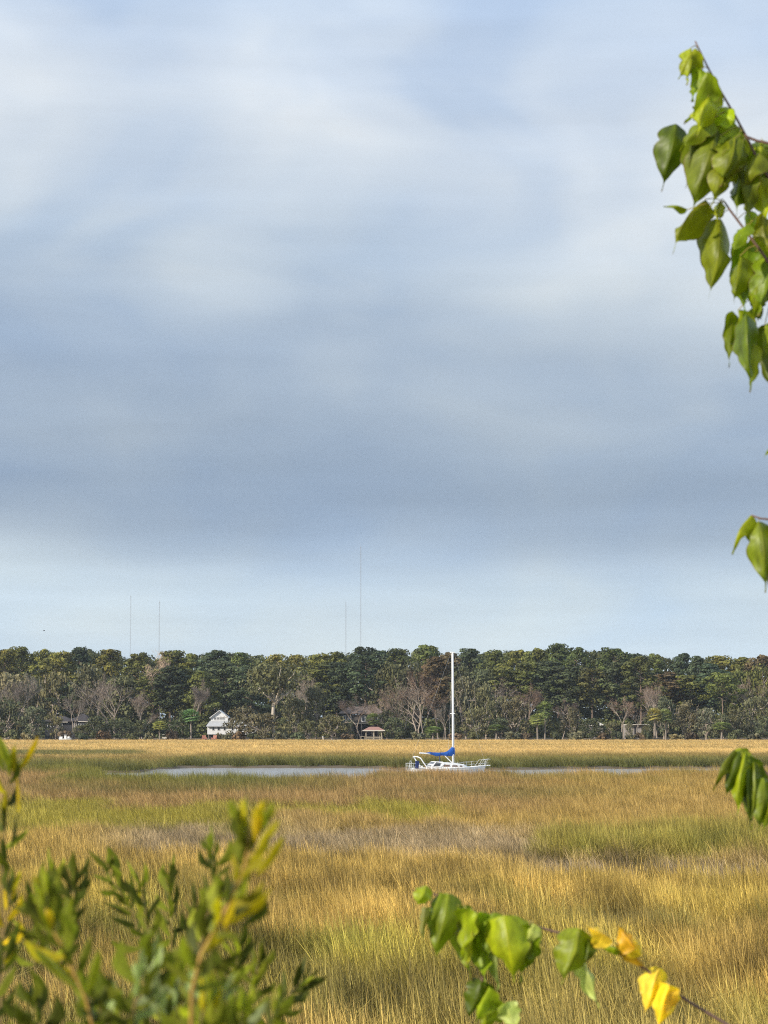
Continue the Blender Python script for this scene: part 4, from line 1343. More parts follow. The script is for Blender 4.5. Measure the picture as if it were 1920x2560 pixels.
def sailboat():
    YB = 250.0
    yaw = R(15)
    p = at(1019.6, 1938, YB)
    b = tag(empty('sailboat', (p.x, YB - 0.6, WATER_Z), yaw), 'white sloop with a bare mast and blue sail cover moored in the creek', 'sailboat')
    # stations: x, half beam at deck, deck height, half beam at waterline, keel depth
    st = [(0.0, 1.05, 0.88, 0.75, -0.1), (0.9, 1.30, 0.90, 1.05, -0.35), (2.4, 1.48, 0.93, 1.28, -0.5), (4.2, 1.52, 0.97, 1.30, -0.55), (5.8, 1.32, 1.03, 1.02, -0.5), (7.2, 0.92, 1.11, 0.60, -0.35), (8.2, 0.45, 1.18, 0.22, -0.12), (8.85, 0.04, 1.24, 0.02, 0.35)]
    h = MB()
    n = 7
    for (x, hb, dz, wb, kd) in st:
        sheer = 0.0
        xs_ = x
        prof = [(-hb, dz), (-(hb * 0.6 + wb * 0.4) - 0.02, dz * 0.45), (-wb, 0.0), (0, kd), (wb, 0.0), (hb * 0.6 + wb * 0.4 + 0.02, dz * 0.45), (hb, dz)]
        for i, (y, z) in enumerate(prof):
            rake = 0.28 * (1 - max(0, z) / 1.24) if x > 8 else (-0.0 if x > 0.1 else 0.42 * (1 - z / 0.88))
            h.v.append((xs_ - rake if x > 8 else xs_ + rake, y, z))
    for i in range(len(st) - 1):
        for j in range(n - 1):
            h.f.append((i * n + j, (i + 1) * n + j, (i + 1) * n + j + 1, i * n + j + 1))
    h.f.append(tuple(range(n)))
    h.build('hull', M_gel, b, True)
    d = MB()
    for (x, hb, dz, wb, kd) in st:
        d.v += [(x + 0.0, -hb + 0.02, dz + 0.006), (x, 0, dz + 0.05), (x, hb - 0.02, dz + 0.006)]
    for i in range(len(st) - 1):
        for j in range(2):
            d.f.append((i * 3 + j, i * 3 + j + 1, (i + 1) * 3 + j + 1, (i + 1) * 3 + j))
    d.build('deck', M_gel, b)
    for s in (-1, 1):
        MB().tube([(x, s * hb, dz + 0.03) for (x, hb, dz, wb, kd) in st], 0.035, 6).build('toe_rail', M_gel, b)
        MB().tube([(x, s * (hb * 0.985 + 0.02), dz * 0.80) for (x, hb, dz, wb, kd) in st[1:-1]], 0.02, 5).build('rub_strip', M_steel, b)
    # cabin trunk, long and low, tapering forward
    c = MB()
    cst = [(2.45, 0.98, 0.90, 1.42), (3.2, 1.02, 0.92, 1.60), (4.4, 1.02, 0.95, 1.60), (5.4, 0.92, 0.98, 1.50), (6.2, 0.72, 1.02, 1.40), (6.75, 0.5, 1.05, 1.12)]
    for (x, hw, z0, z1) in cst:
        c.v += [(x, -hw, z0), (x, -hw * 0.9, z1 - 0.05), (x, -hw * 0.6, z1 + 0.03), (x, hw * 0.6, z1 + 0.03), (x, hw * 0.9, z1 - 0.05), (x, hw, z0)]
    for i in range(len(cst) - 1):
        for j in range(5):
            c.f.append((i * 6 + j, (i + 1) * 6 + j, (i + 1) * 6 + j + 1, i * 6 + j + 1))
    c.f += [(0, 1, 2, 3, 4, 5), (35, 34, 33, 32, 31, 30)]
    cab = c.build('cabin', M_gel, b)
    for x0, x1 in ((3.75, 4.5), (4.72, 5.4), (5.6, 5.98)):
        for s in (-1, 1):
            def side(x, t):
                hw = np.interp(x, [q[0] for q in cst], [q[1] for q in cst])
                z0 = np.interp(x, [q[0] for q in cst], [q[2] for q in cst])
                z1 = np.interp(x, [q[0] for q in cst], [q[3] for q in cst]) - 0.05
                return (x, s * (hw * (1 - 0.1 * t) + 0.012), z0 + (z1 - z0) * t)
            w_ = MB()
            w_.add([side(x0, 0.38), side(x1, 0.38), side(x1 - 0.06, 0.74), side(x0 + 0.06, 0.74)], [(0, 1, 2, 3) if s < 0 else (3, 2, 1, 0)])
            wo = w_.build('cabin_window', M_brownglass, b)
            MB().tube([side(x0 - 0.02, 0.36), side(x1 + 0.02, 0.36), side(x1 - 0.05, 0.77), side(x0 + 0.05, 0.77), side(x0 - 0.02, 0.36)], 0.015, 4).build('frame', M_steel, wo)
    # windscreen of the hard dodger, aft end of the cabin
    ds = MB()
    ds.add([(2.35, -0.98, 1.20), (2.9, -0.93, 1.74), (2.9, 0.93, 1.74), (2.35, 0.98, 1.20), (3.7, -0.90, 1.72), (3.9, -1.0, 1.5), (3.7, 0.90, 1.72), (3.9, 1.0, 1.5), (2.35, -1.02, 1.05), (3.4, -1.04, 1.12), (2.35, 1.02, 1.05), (3.4, 1.04, 1.12)],
           [(0, 3, 2, 1), (1, 2, 6, 4), (4, 6, 7, 5), (0, 1, 4, 5, 9, 8), (3, 10, 11, 7, 6, 2)])
    dod = ds.build('dodger', M_gel, b)
    for s in (-1, 1):
        MB().add([(2.55, s * 1.035, 1.22), (3.3, s * 1.045, 1.25), (3.55, s * 0.975, 1.60), (2.92, s * 0.965, 1.66)], [(0, 1, 2, 3) if s < 0 else (3, 2, 1, 0)]).build('side_screen', M_smoke, dod)
    MB().add([(2.40, -0.85, 1.26), (2.40, 0.85, 1.26), (2.83, 0.8, 1.69), (2.83, -0.8, 1.69)], [(3, 2, 1, 0)]).build('aft_screen', M_smoke, dod)
    # cockpit coamings
    for s in (-1, 1):
        MB().add([(0.7, s * 0.95, 0.88), (2.5, s * 1.15, 0.9), (2.5, s * 1.05, 1.12), (0.7, s * 0.88, 1.05), (0.7, s * 0.75, 0.88), (2.5, s * 0.95, 0.9), (2.5, s * 0.92, 1.12), (0.7, s * 0.76, 1.05)],
                 [(0, 1, 2, 3), (4, 7, 6, 5), (3, 2, 6, 7), (0, 3, 7, 4), (1, 5, 6, 2)]).build('coaming', M_gel, b)
        MB().tube([(1.9, s * 1.02, 1.08), (1.9, s * 1.02, 1.26)], [0.09, 0.07], 8).build('winch', M_steel, b)
    # mast, masthead, spreaders
    mx, mz = 5.13, 13.6
    m = MB().tube([(mx, 0, 1.45), (mx, 0, 7), (mx - 0.03, 0, mz)], [0.125, 0.12, 0.11], 10).build('mast', M_alu, b, True)
    MB().box(mx - 0.28, mx + 0.2, -0.09, 0.09, mz - 0.02, mz + 0.10).build('masthead', M_alu, m)
    MB().tube([(mx - 0.2, 0, mz + 0.1), (mx - 0.2, 0, mz + 0.5)], 0.012, 4).build('antenna', M_steel, m)
    for z in (6.9,):
        MB().tube([(mx - 0.05, -0.9, z + 0.05), (mx, 0, z), (mx - 0.05, 0.9, z + 0.05)], 0.035, 5).build('spreader', M_alu, m)
    # boom and canvas cover
    bm = MB().tube([(mx - 0.08, 0, 2.38), (1.40, 0, 2.66)], 0.075, 8).build('boom', M_alu, b)
    MB().tube([(1.40, 0, 2.66), (1.34, 0, 2.665)], 0.095, 8).build('end_cap', M_gel, bm)
    cv = MB()
    sections = [(2.05, 2.60, 2.68, 0.05), (2.4, 2.54, 2.74, 0.09), (2.8, 2.44, 2.72, 0.12), (3.15, 2.31, 2.71, 0.15), (3.5, 2.30, 2.69, 0.16), (3.8, 2.38, 2.71, 0.15), (4.1, 2.36, 2.72, 0.17), (4.4, 2.33, 2.80, 0.18),
                (4.65, 2.31, 2.98, 0.19), (4.85, 2.30, 3.18, 0.18), (5.02, 2.29, 3.36, 0.17), (5.2, 2.34, 3.38, 0.16), (5.33, 2.42, 3.2, 0.06)]
    rr = np.random.default_rng(5)
    ns = 12
    for (x, z0, z1, hw) in sections:
        for k in range(ns):
            a = 2 * math.pi * k / ns
            j = 1 + 0.14 * rr.normal() * (0.4 if k in (3, 9) else 1)
            cv.v.append((x, hw * math.sin(a) * j, (z0 + z1) / 2 + (z1 - z0) / 2 * math.cos(a)))
    for i in range(len(sections) - 1):
        for k in range(ns):
            k2 = (k + 1) % ns
            cv.f.append((i * ns + k, i * ns + k2, (i + 1) * ns + k2, (i + 1) * ns + k))
    cv.f += [tuple(range(ns - 1, -1, -1)), tuple((len(sections) - 1) * ns + k for k in range(ns))]
    co = cv.build('sail_cover', M_blue, b, True)
    co['label'] = 'blue canvas sail cover on the boom'
    for x, z0, z1 in ((2.6, 2.46, 2.76), (3.65, 2.30, 2.72), (4.5, 2.28, 2.86)):
        MB().tube([(x, 0.17 * math.sin(2 * math.pi * k / 10) * 1.15, (z0 + z1) / 2 + (z1 - z0) * 0.54 * math.cos(2 * math.pi * k / 10)) for k in range(11)], 0.02, 4).build('tie', M_navy, co)
    MB().tube([(mx - 0.15, 0, 1.62), (4.15, 0, 2.40)], 0.05, 6).build('boom_vang', M_alu, b)
    MB().tube([(3.62, 0, 1.62), (3.60, 0, 2.34)], [0.06, 0.05], 6).build('boom_support', M_navy, b)
    # stern arch
    for s in (-1, 1):
        MB().tube([(1.95, s * 1.32, 0.88), (1.35, s * 1.28, 1.72), (1.10, s * 1.24, 2.10), (0.92, s * 1.08, 2.22)], 0.062, 7).build('arch_leg', M_alu, b)
    MB().tube([(0.92, -1.08, 2.22), (0.86, -0.5, 2.27), (0.86, 0.5, 2.27), (0.92, 1.08, 2.22)], 0.058, 7).build('arch_bar', M_alu, b)
    for s in (-1, 1):
        MB().tube([(1.55, s * 1.3, 1.45), (2.05, s * 1.2, 1.05)], 0.025, 5).build('arch_brace', M_steel, b)
    # stern rail with horseshoe of uprights, outboard with navy cover
    for z in (1.25, 1.55):
        MB().tube([(1.0, -1.25, z), (0.05, -1.0, z), (-0.08, 0, z), (0.05, 1.0, z), (1.0, 1.25, z)], 0.014, 5).build('stern_rail', M_steel, b)
    for x, y in ((1.0, -1.25), (0.05, -1.0), (-0.08, -0.35), (-0.08, 0.35), (0.05, 1.0), (1.0, 1.25)):
        MB().tube([(x, y, 0.88), (x, y, 1.57)], 0.014, 5).build('rail_upright', M_steel, b)
    o = MB().box(0.52, 0.86, -1.28, -0.95, 1.0, 1.82)
    o.v = [(x + (0.06 if z > 1.5 else 0), y, z) for x, y, z in o.v]
    o.build('motor_cover', M_navy, b)
    MB().tube([(0.2, 0, 0.9), (0.2, 0, 1.4)], 0.04, 6).build('helm_post', M_steel, b)
    MB().tube([(0.3, 0.42 * math.sin(k * math.pi / 8), 1.4 + 0.42 * math.cos(k * math.pi / 8)) for k in range(17)], 0.02, 5).build('helm_wheel', M_steel, b)
    # life lines
    for s in (-1, 1):
        xs_ = [1.95, 3.3, 4.7, 6.0, 6.95, 7.75]
        hb = [np.interp(x, [q[0] for q in st], [q[1] for q in st]) - 0.06 for x in xs_]
        dz = [np.interp(x, [q[0] for q in st], [q[2] for q in st]) for x in xs_]
        for x, y, z in list(zip(xs_, hb, dz))[1:-1]:
            MB().tube([(x, s * y, z), (x, s * y, z + 0.62)], 0.018, 5).build('stanchion', M_steel, b)
        for f_ in (0.32, 0.6):
            pts = []
            for i, (x, y, z) in enumerate(zip(xs_, hb, dz)):
                pts.append((x, s * y, z + f_))
                if i < len(xs_) - 1:
                    pts.append(((x + xs_[i + 1]) / 2, s * (y + hb[i + 1]) / 2, (z + dz[i + 1]) / 2 + f_ - 0.05))
            MB().tube(pts, 0.009, 4).build('life_line', M_steel, b)
    # bow pulpit
    top = [(7.75, -0.62, 1.14), (8.25, -0.50, 1.86), (9.25, -0.22, 1.98), (9.42, 0, 1.95), (9.25, 0.22, 1.98), (8.25, 0.50, 1.86), (7.75, 0.62, 1.14)]
    MB().tube(top, 0.019, 6).build('pulpit_rail', M_steel, b)
    MB().tube([(8.1, -0.5, 1.45), (9.2, -0.15, 1.55), (9.2, 0.15, 1.55), (8.1, 0.5, 1.45)], 0.012, 5).build('pulpit_rail', M_steel, b)
    for s in (-1, 1):
        MB().tube([(8.25, s * 0.40, 1.2), (8.85, s * 0.33, 1.93)], 0.016, 5).build('pulpit_leg', M_steel, b)
        MB().tube([(8.7, s * 0.14, 1.24), (9.05, s * 0.26, 1.96)], 0.016, 5).build('pulpit_leg', M_steel, b)
    MB().box(8.7, 9.36, -0.1, 0.1, 1.22, 1.34).build('anchor_roller', M_gel, b)
    # standing rigging
    for a, q in (((mx - 0.2, 0, mz), (0.0, 0, 0.9)), ((mx + 0.15, 0, mz), (8.85, 0, 1.28)), ((mx, 0, mz - 0.2), (mx - 0.2, -1.45, 1.0)), ((mx, 0, mz - 0.2), (mx - 0.2, 1.45, 1.0))):
        MB().tube([a, q], 0.006, 4).build('stay', M_steel, b)


sailboat()

# ------------------------------------------------------------------ radio masts and the bird
M_mast = mat_plain('galvanised_lattice', (0.30, 0.32, 0.34), 0.6)


def radio_mast(px, top, Y, label, w=1.1):
    p = at(px, 1700, Y)
    g = gz_at(p.x, Y) - 0.3
    h = at(px, top, Y).z - g
    t = tag(empty('radio_mast', (p.x, Y, g)), label, 'mast', 'thin radio masts beyond the wood')
    cs = [(w / 2, -w * 0.29), (-w / 2, -w * 0.29), (0, w * 0.58)]
    for (x, y) in cs:
        MB().tube([(x, y, 0), (x, y, h)], 0.06, 5).build('leg', M_mast, t)
    l = MB()
    n = int(h / 1.6)
    for i in range(n):
        z0, z1 = h * i / n, h * (i + 1) / n
        for a in range(3):
            q, q2 = cs[a], cs[(a + 1) % 3]
            if i % 2:
                q, q2 = q2, q
            l.tube([(q[0], q[1], z0), (q2[0], q2[1], z1)], 0.03, 3, False)
    l.build('lattice', M_mast, t)
    MB().tube([(0, 0, h - 0.5), (0, 0, h + 3)], 0.08, 5).build('antenna', M_mast, t)
    MB().box(-0.35, 0.35, -0.35, 0.35, h - 0.2, h + 0.5).build('beacon', M_mast, t)


radio_mast(325, 1492, 2500, 'thin radio mast, leftmost of the four above the wood', 0.9)
radio_mast(397, 1507, 2500, 'thin radio mast, second from the left above the wood', 0.9)
radio_mast(864.5, 1507, 2500, 'short thin radio mast just left of the tallest mast', 0.9)
radio_mast(901.5, 1369, 2300, 'tallest thin radio mast near the middle of the sky', 1.0)


def bird():
    p = at(110, 1577, 300)
    t = tag(empty('bird', p, 0.5), 'tiny dark bird gliding above the left end of the wood', 'bird')
    t.scale = (0.6, 0.6, 0.6)
    m = MB().tube([(-0.24, 0, 0), (-0.1, 0, 0.0), (0.05, 0, 0.01), (0.18, 0, 0.03), (0.26, 0, 0.02)], [0.015, 0.06, 0.065, 0.04, 0.008], 8)
    m.add([(-0.22, 0, 0), (-0.38, -0.07, 0), (-0.38, 0.07, 0)], [(0, 1, 2)])
    for s in (-1, 1):
        m.add([(0.1, s * 0.04, 0.02), (0.12, s * 0.32, 0.14), (0.0, s * 0.62, 0.10), (-0.06, s * 0.32, 0.12), (-0.06, s * 0.04, 0.02)], [(0, 1, 2, 3, 4)])
    m.build('body', M_black, t)


bird()

# ------------------------------------------------------------------ foreground leaves
def mat_leaf(name, transl=0.4, spec=0.35, rough=0.42, veins=True, blotch=(0.20, 0.11, 0.05)):
    m = bpy.data.materials.new(name)
    m.use_nodes = True
    t = m.node_tree
    L = t.links.new
    b = t.nodes['Principled BSDF']
    out = t.nodes['Material Output']
    b.inputs['Roughness'].default_value = rough
    b.inputs['Specular IOR Level'].default_value = spec
    oi = N(t, 'ShaderNodeObjectInfo')
    tc = N(t, 'ShaderNodeTexCoord')
    # leaf-space coordinates stored per vertex: u across (-1..1), v along (0..1)
    uv = N(t, 'ShaderNodeAttribute', attribute_name='leafpos')
    sep = N(t, 'ShaderNodeSeparateXYZ')
    L(uv.outputs['Vector'], sep.inputs[0])
    u = mathn(t, 'ABSOLUTE', sep.outputs[0])
    v = sep.outputs[1]
    mid = mathn(t, 'SUBTRACT', 1.0, mathn(t, 'MINIMUM', 1.0, mathn(t, 'MULTIPLY', u, 14.0)))
    wave = mathn(t, 'SINE', mathn(t, 'MULTIPLY', mathn(t, 'SUBTRACT', v, mathn(t, 'MULTIPLY', u, 0.22)), 52.0))
    side = mathn(t, 'MULTIPLY', mathn(t, 'MAXIMUM', 0.0, mathn(t, 'SUBTRACT', wave, 0.75)), 2.0)
    vein = mathn(t, 'MAXIMUM', mid, mathn(t, 'MULTIPLY', side, 0.6))
    n = N(t, 'ShaderNodeTexNoise', i_Scale=2.6, i_Detail=4.0, i_Roughness=0.6)
    add = N(t, 'ShaderNodeVectorMath', operation='ADD')
    rnd = N(t, 'ShaderNodeVectorMath', operation='SCALE')
    rnd.inputs[0].default_value = (37, 11, 23)
    L(oi.outputs['Random'], rnd.inputs['Scale'])
    L(uv.outputs['Vector'], add.inputs[0])
    L(rnd.outputs[0], add.inputs[1])
    L(add.outputs[0], n.inputs['Vector'])
    mr = N(t, 'ShaderNodeMapRange')
    mr.inputs['From Min'].default_value = 0.3
    mr.inputs['From Max'].default_value = 0.7
    mr.inputs['To Min'].default_value = 0.65
    mr.inputs['To Max'].default_value = 1.4
    L(n.outputs['Fac'], mr.inputs['Value'])
    sc = N(t, 'ShaderNodeVectorMath', operation='SCALE')
    L(oi.outputs['Color'], sc.inputs[0])
    L(mr.outputs[0], sc.inputs['Scale'])
    mv = N(t, 'ShaderNodeMix', data_type='RGBA', blend_type='MULTIPLY')
    mv.inputs[7].default_value = (1.7, 1.45, 1.6, 1)
    L(mathn(t, 'MULTIPLY', vein, 0.7 if veins else 0.35), mv.inputs[0])
    L(sc.outputs[0], mv.inputs[6])
    # brown, dry margins and tip with a shape of their own
    edge = mathn(t, 'ADD', mathn(t, 'POWER', u, 6.0), mathn(t, 'POWER', v, 9.0))
    br = N(t, 'ShaderNodeMapRange')
    br.inputs['From Min'].default_value = 0.95
    br.inputs['From Max'].default_value = 1.25
    L(mathn(t, 'ADD', edge, mathn(t, 'MULTIPLY', n.outputs['Fac'], 0.5)), br.inputs['Value'])
    mb_ = N(t, 'ShaderNodeMix', data_type='RGBA')
    mb_.inputs[7].default_value = (*blotch, 1)
    L(mathn(t, 'MULTIPLY', br.outputs[0], 0.8), mb_.inputs[0])
    L(mv.outputs[2], mb_.inputs[6])
    L(mb_.outputs[2], b.inputs['Base Color'])
    bp = N(t, 'ShaderNodeBump', i_Strength=0.35, i_Distance=0.002)
    L(vein, bp.inputs['Height'])
    L(bp.outputs[0], b.inputs['Normal'])
    tr = N(t, 'ShaderNodeBsdfTranslucent')
    tm = N(t, 'ShaderNodeMix', data_type='RGBA', blend_type='MULTIPLY')
    tm.inputs[0].default_value = 1.0
    tm.inputs[7].default_value = (1.5, 1.6, 0.6, 1)
    L(mb_.outputs[2], tm.inputs[6])
    L(tm.outputs[2], tr.inputs['Color'])
    ms = N(t, 'ShaderNodeMixShader')
    ms.inputs[0].default_value = transl
    L(b.outputs[0], ms.inputs[1])
    L(tr.outputs[0], ms.inputs[2])
    L(ms.outputs[0], out.inputs[0])
    return m


M_leaf = mat_leaf('broad_leaf')
M_wax = mat_leaf('narrow_leaf', 0.48, 0.22, 0.5, False, (0.25, 0.16, 0.06))
M_stalk = mat_plain('yellow_stalk', (0.34, 0.27, 0.06), 0.6, 0.2, 30.0)
M_twig = mat_plain('purple_twig', (0.17, 0.10, 0.075), 0.7, 0.3, 30.0)
M_stem = mat_plain('orange_stem', (0.44, 0.26, 0.06), 0.65, 0.3, 30.0)
M_stem2 = mat_plain('brown_stem', (0.24, 0.17, 0.06), 0.75, 0.3, 30.0)


def leaf_mesh(name, prof, fold, bend, curl, mat, nv=14, nu=3, wob=0.0, seed=0, twist=0.0):
    """unit leaf: base at origin, tip at (0,1,0), half width from prof(t) (max 0.5)."""
    r = np.random.default_rng(seed)
    vs_, fs, lp = [], [], []
    ph = r.random() * 6
    nt_ = (0.25 + 0.5 * r.random(), 0.25 + 0.5 * r.random())
    for i in range(nv + 1):
        t = i / nv
        hw = prof(t)
        tw = twist * (t - 0.3)
        for j in range(-nu, nu + 1):
            s = j / nu
            rag = 1 + 0.05 * wob * math.sin(t * 23 + ph * (1 if s > 0 else 2)) - (0.2 * math.exp(-((t - nt_[s > 0]) / 0.04) ** 2) if wob > 0.9 and abs(s) > 0.6 else 0)
            x = hw * s * rag
            z = -fold * abs(s) * hw + curl * s * s * hw
            z += bend * (t - t * t) * 4 * 0.25 + wob * math.sin(t * 11 + ph + (1.3 if s > 0 else 0)) * abs(s) * 0.06
            x2 = x * math.cos(tw) - z * math.sin(tw)
            z2 = x * math.sin(tw) + z * math.cos(tw)
            vs_.append((x2 + 0.03 * wob * math.sin(t * 5 + ph), t, z2))
            lp.append((s, t, 0))
    w_ = 2 * nu + 1
    for i in range(nv):
        for j in range(w_ - 1):
            a = i * w_ + j
            fs.append((a, a + 1, a + w_ + 1, a + w_))
    me = bpy.data.meshes.new(name)
    me.from_pydata(vs_, [], fs)
    at_ = me.attributes.new('leafpos', 'FLOAT_VECTOR', 'POINT')
    at_.data.foreach_set('vector', np.array(lp, np.float32).reshape(-1))
    me.materials.append(mat)
    me.polygons.foreach_set('use_smooth', [True] * len(fs))
    return me


def cordate(t):
    if t < 0.06:
        return 0.10 + 0.28 * (t / 0.06)
    if t < 0.34:
        return 0.38 + 0.12 * math.sin((t - 0.06) / 0.28 * math.pi / 2)
    u = min(1.0, (t - 0.34) / 0.54)
    return 0.5 * (1 - u) ** 0.9 * (1 + 0.5 * u) * (1 - 0.2 * u * u) + 0.012 * (1 - t) + 0.004


def lance(t):
    return 0.5 * math.sin(math.pi * min(1, t * 0.98 + 0.015) ** 0.85) ** 0.9 * (1 if t < 0.97 else 0.6) + 0.01


BROAD = [leaf_mesh('leaf', cordate, f, b_, c_, M_leaf, nv=22, nu=4, wob=w_, seed=i, twist=tw) for i, (f, b_, c_, w_, tw) in enumerate(
    ((0.35, 0.6, 0.0, 1.0, 0.2), (0.8, 0.35, 0.2, 1.6, 0.5), (0.15, 0.8, -0.4, 1.0, -0.5), (1.2, 0.4, 0.3, 1.2, 0.4), (0.5, -0.5, 0.4, 1.8, -0.8), (0.9, 0.9, 0.0, 1.6, 0.8)))]
NARROW = [leaf_mesh('leaf', lance, f, b_, c_, M_wax, nv=10, nu=2, wob=w_, seed=20 + i, twist=tw) for i, (f, b_, c_, w_, tw) in enumerate(
    ((0.4, 0.25, 0.0, 0.3, 0.0), (0.8, -0.3, 0.2, 0.3, 0.3), (0.3, 0.5, 0.0, 0.5, -0.4), (0.6, -0.15, 0.1, 0.4, 0.5)))]


def put_leaf(parent, mesh, base, tip, width, facing, color, name='leaf'):
    """leaf from base to tip (world points), its upper face turned towards facing."""
    base, tip = Vector(base), Vector(tip)
    y = tip - base
    Ln = y.length
    y.normalize()
    f = Vector(facing)
    z = (f - y * f.dot(y)).normalized()
    x = y.cross(z)
    o = link(name, mesh, parent)
    M = Matrix(((x.x * width, y.x * Ln, z.x * Ln), (x.y * width, y.y * Ln, z.y * Ln), (x.z * width, y.z * Ln, z.z * Ln))).to_4x4()
    M.translation = base
    root = parent
    inv = Matrix.Identity(4)
    while root is not None:
        inv = Matrix.Translation(root.location) @ inv
        root = root.parent
    o.matrix_local = inv.inverted() @ M
    o.color = (*color, 1)
    return o


LG, LM, LD, LY, LP_ = (0.20, 0.26, 0.010), (0.27, 0.33, 0.012), (0.13, 0.185, 0.008), (0.30, 0.37, 0.010), (0.40, 0.46, 0.12)
GOLD, ORNG, YLW = (0.80, 0.56, 0.03), (0.74, 0.42, 0.02), (0.85, 0.64, 0.05)
lrng = random.Random(3)


def broad(parent, Yd, b, t, w, c, roll=0.0, dv=0.0, v=None, Yt=None):
    bw, tw = at(*b, Yd), at(*t, Yd + dv)
    axis = (tw - bw).normalized()
    face = Matrix.Rotation(R(roll + lrng.uniform(-12, 12)), 3, axis) @ Vector((0.0, -1.0, 0.35))
    k = Yd / FPX
    wd = w * k / max(0.5, abs(math.cos(R(roll)))) * 1.06
    f_ = lrng.uniform(0.6, 1.4)
    cc = [x * f_ * lrng.uniform(0.92, 1.08) for x in c]
    if WOOD:
        near_ = min(WOOD, key=lambda q: (q - bw).length)
        if 0.004 < (near_ - bw).length < 0.09:
            petiole(parent, bw, near_)
    return put_leaf(parent, BROAD[lrng.randrange(6) if v is None else v], bw, tw, wd, face, cc)


WOOD = []                        # points along the twigs that leaf stalks may spring from


def along(P, n=8):
    for a, b in zip(P[:-1], P[1:]):
        WOOD.extend(a.lerp(b, k / n) for k in range(n))


def petiole(parent, a, b, r_=0.0008):
    root, inv = parent, Vector((0, 0, 0))
    while root is not None:
        inv = inv + root.location
        root = root.parent
    mid = (a + b) / 2 + Vector((0, 0, 0.004))
    MB().tube([a - inv, mid - inv, b - inv], r_, 5).build('leaf_stalk', M_stalk, parent)


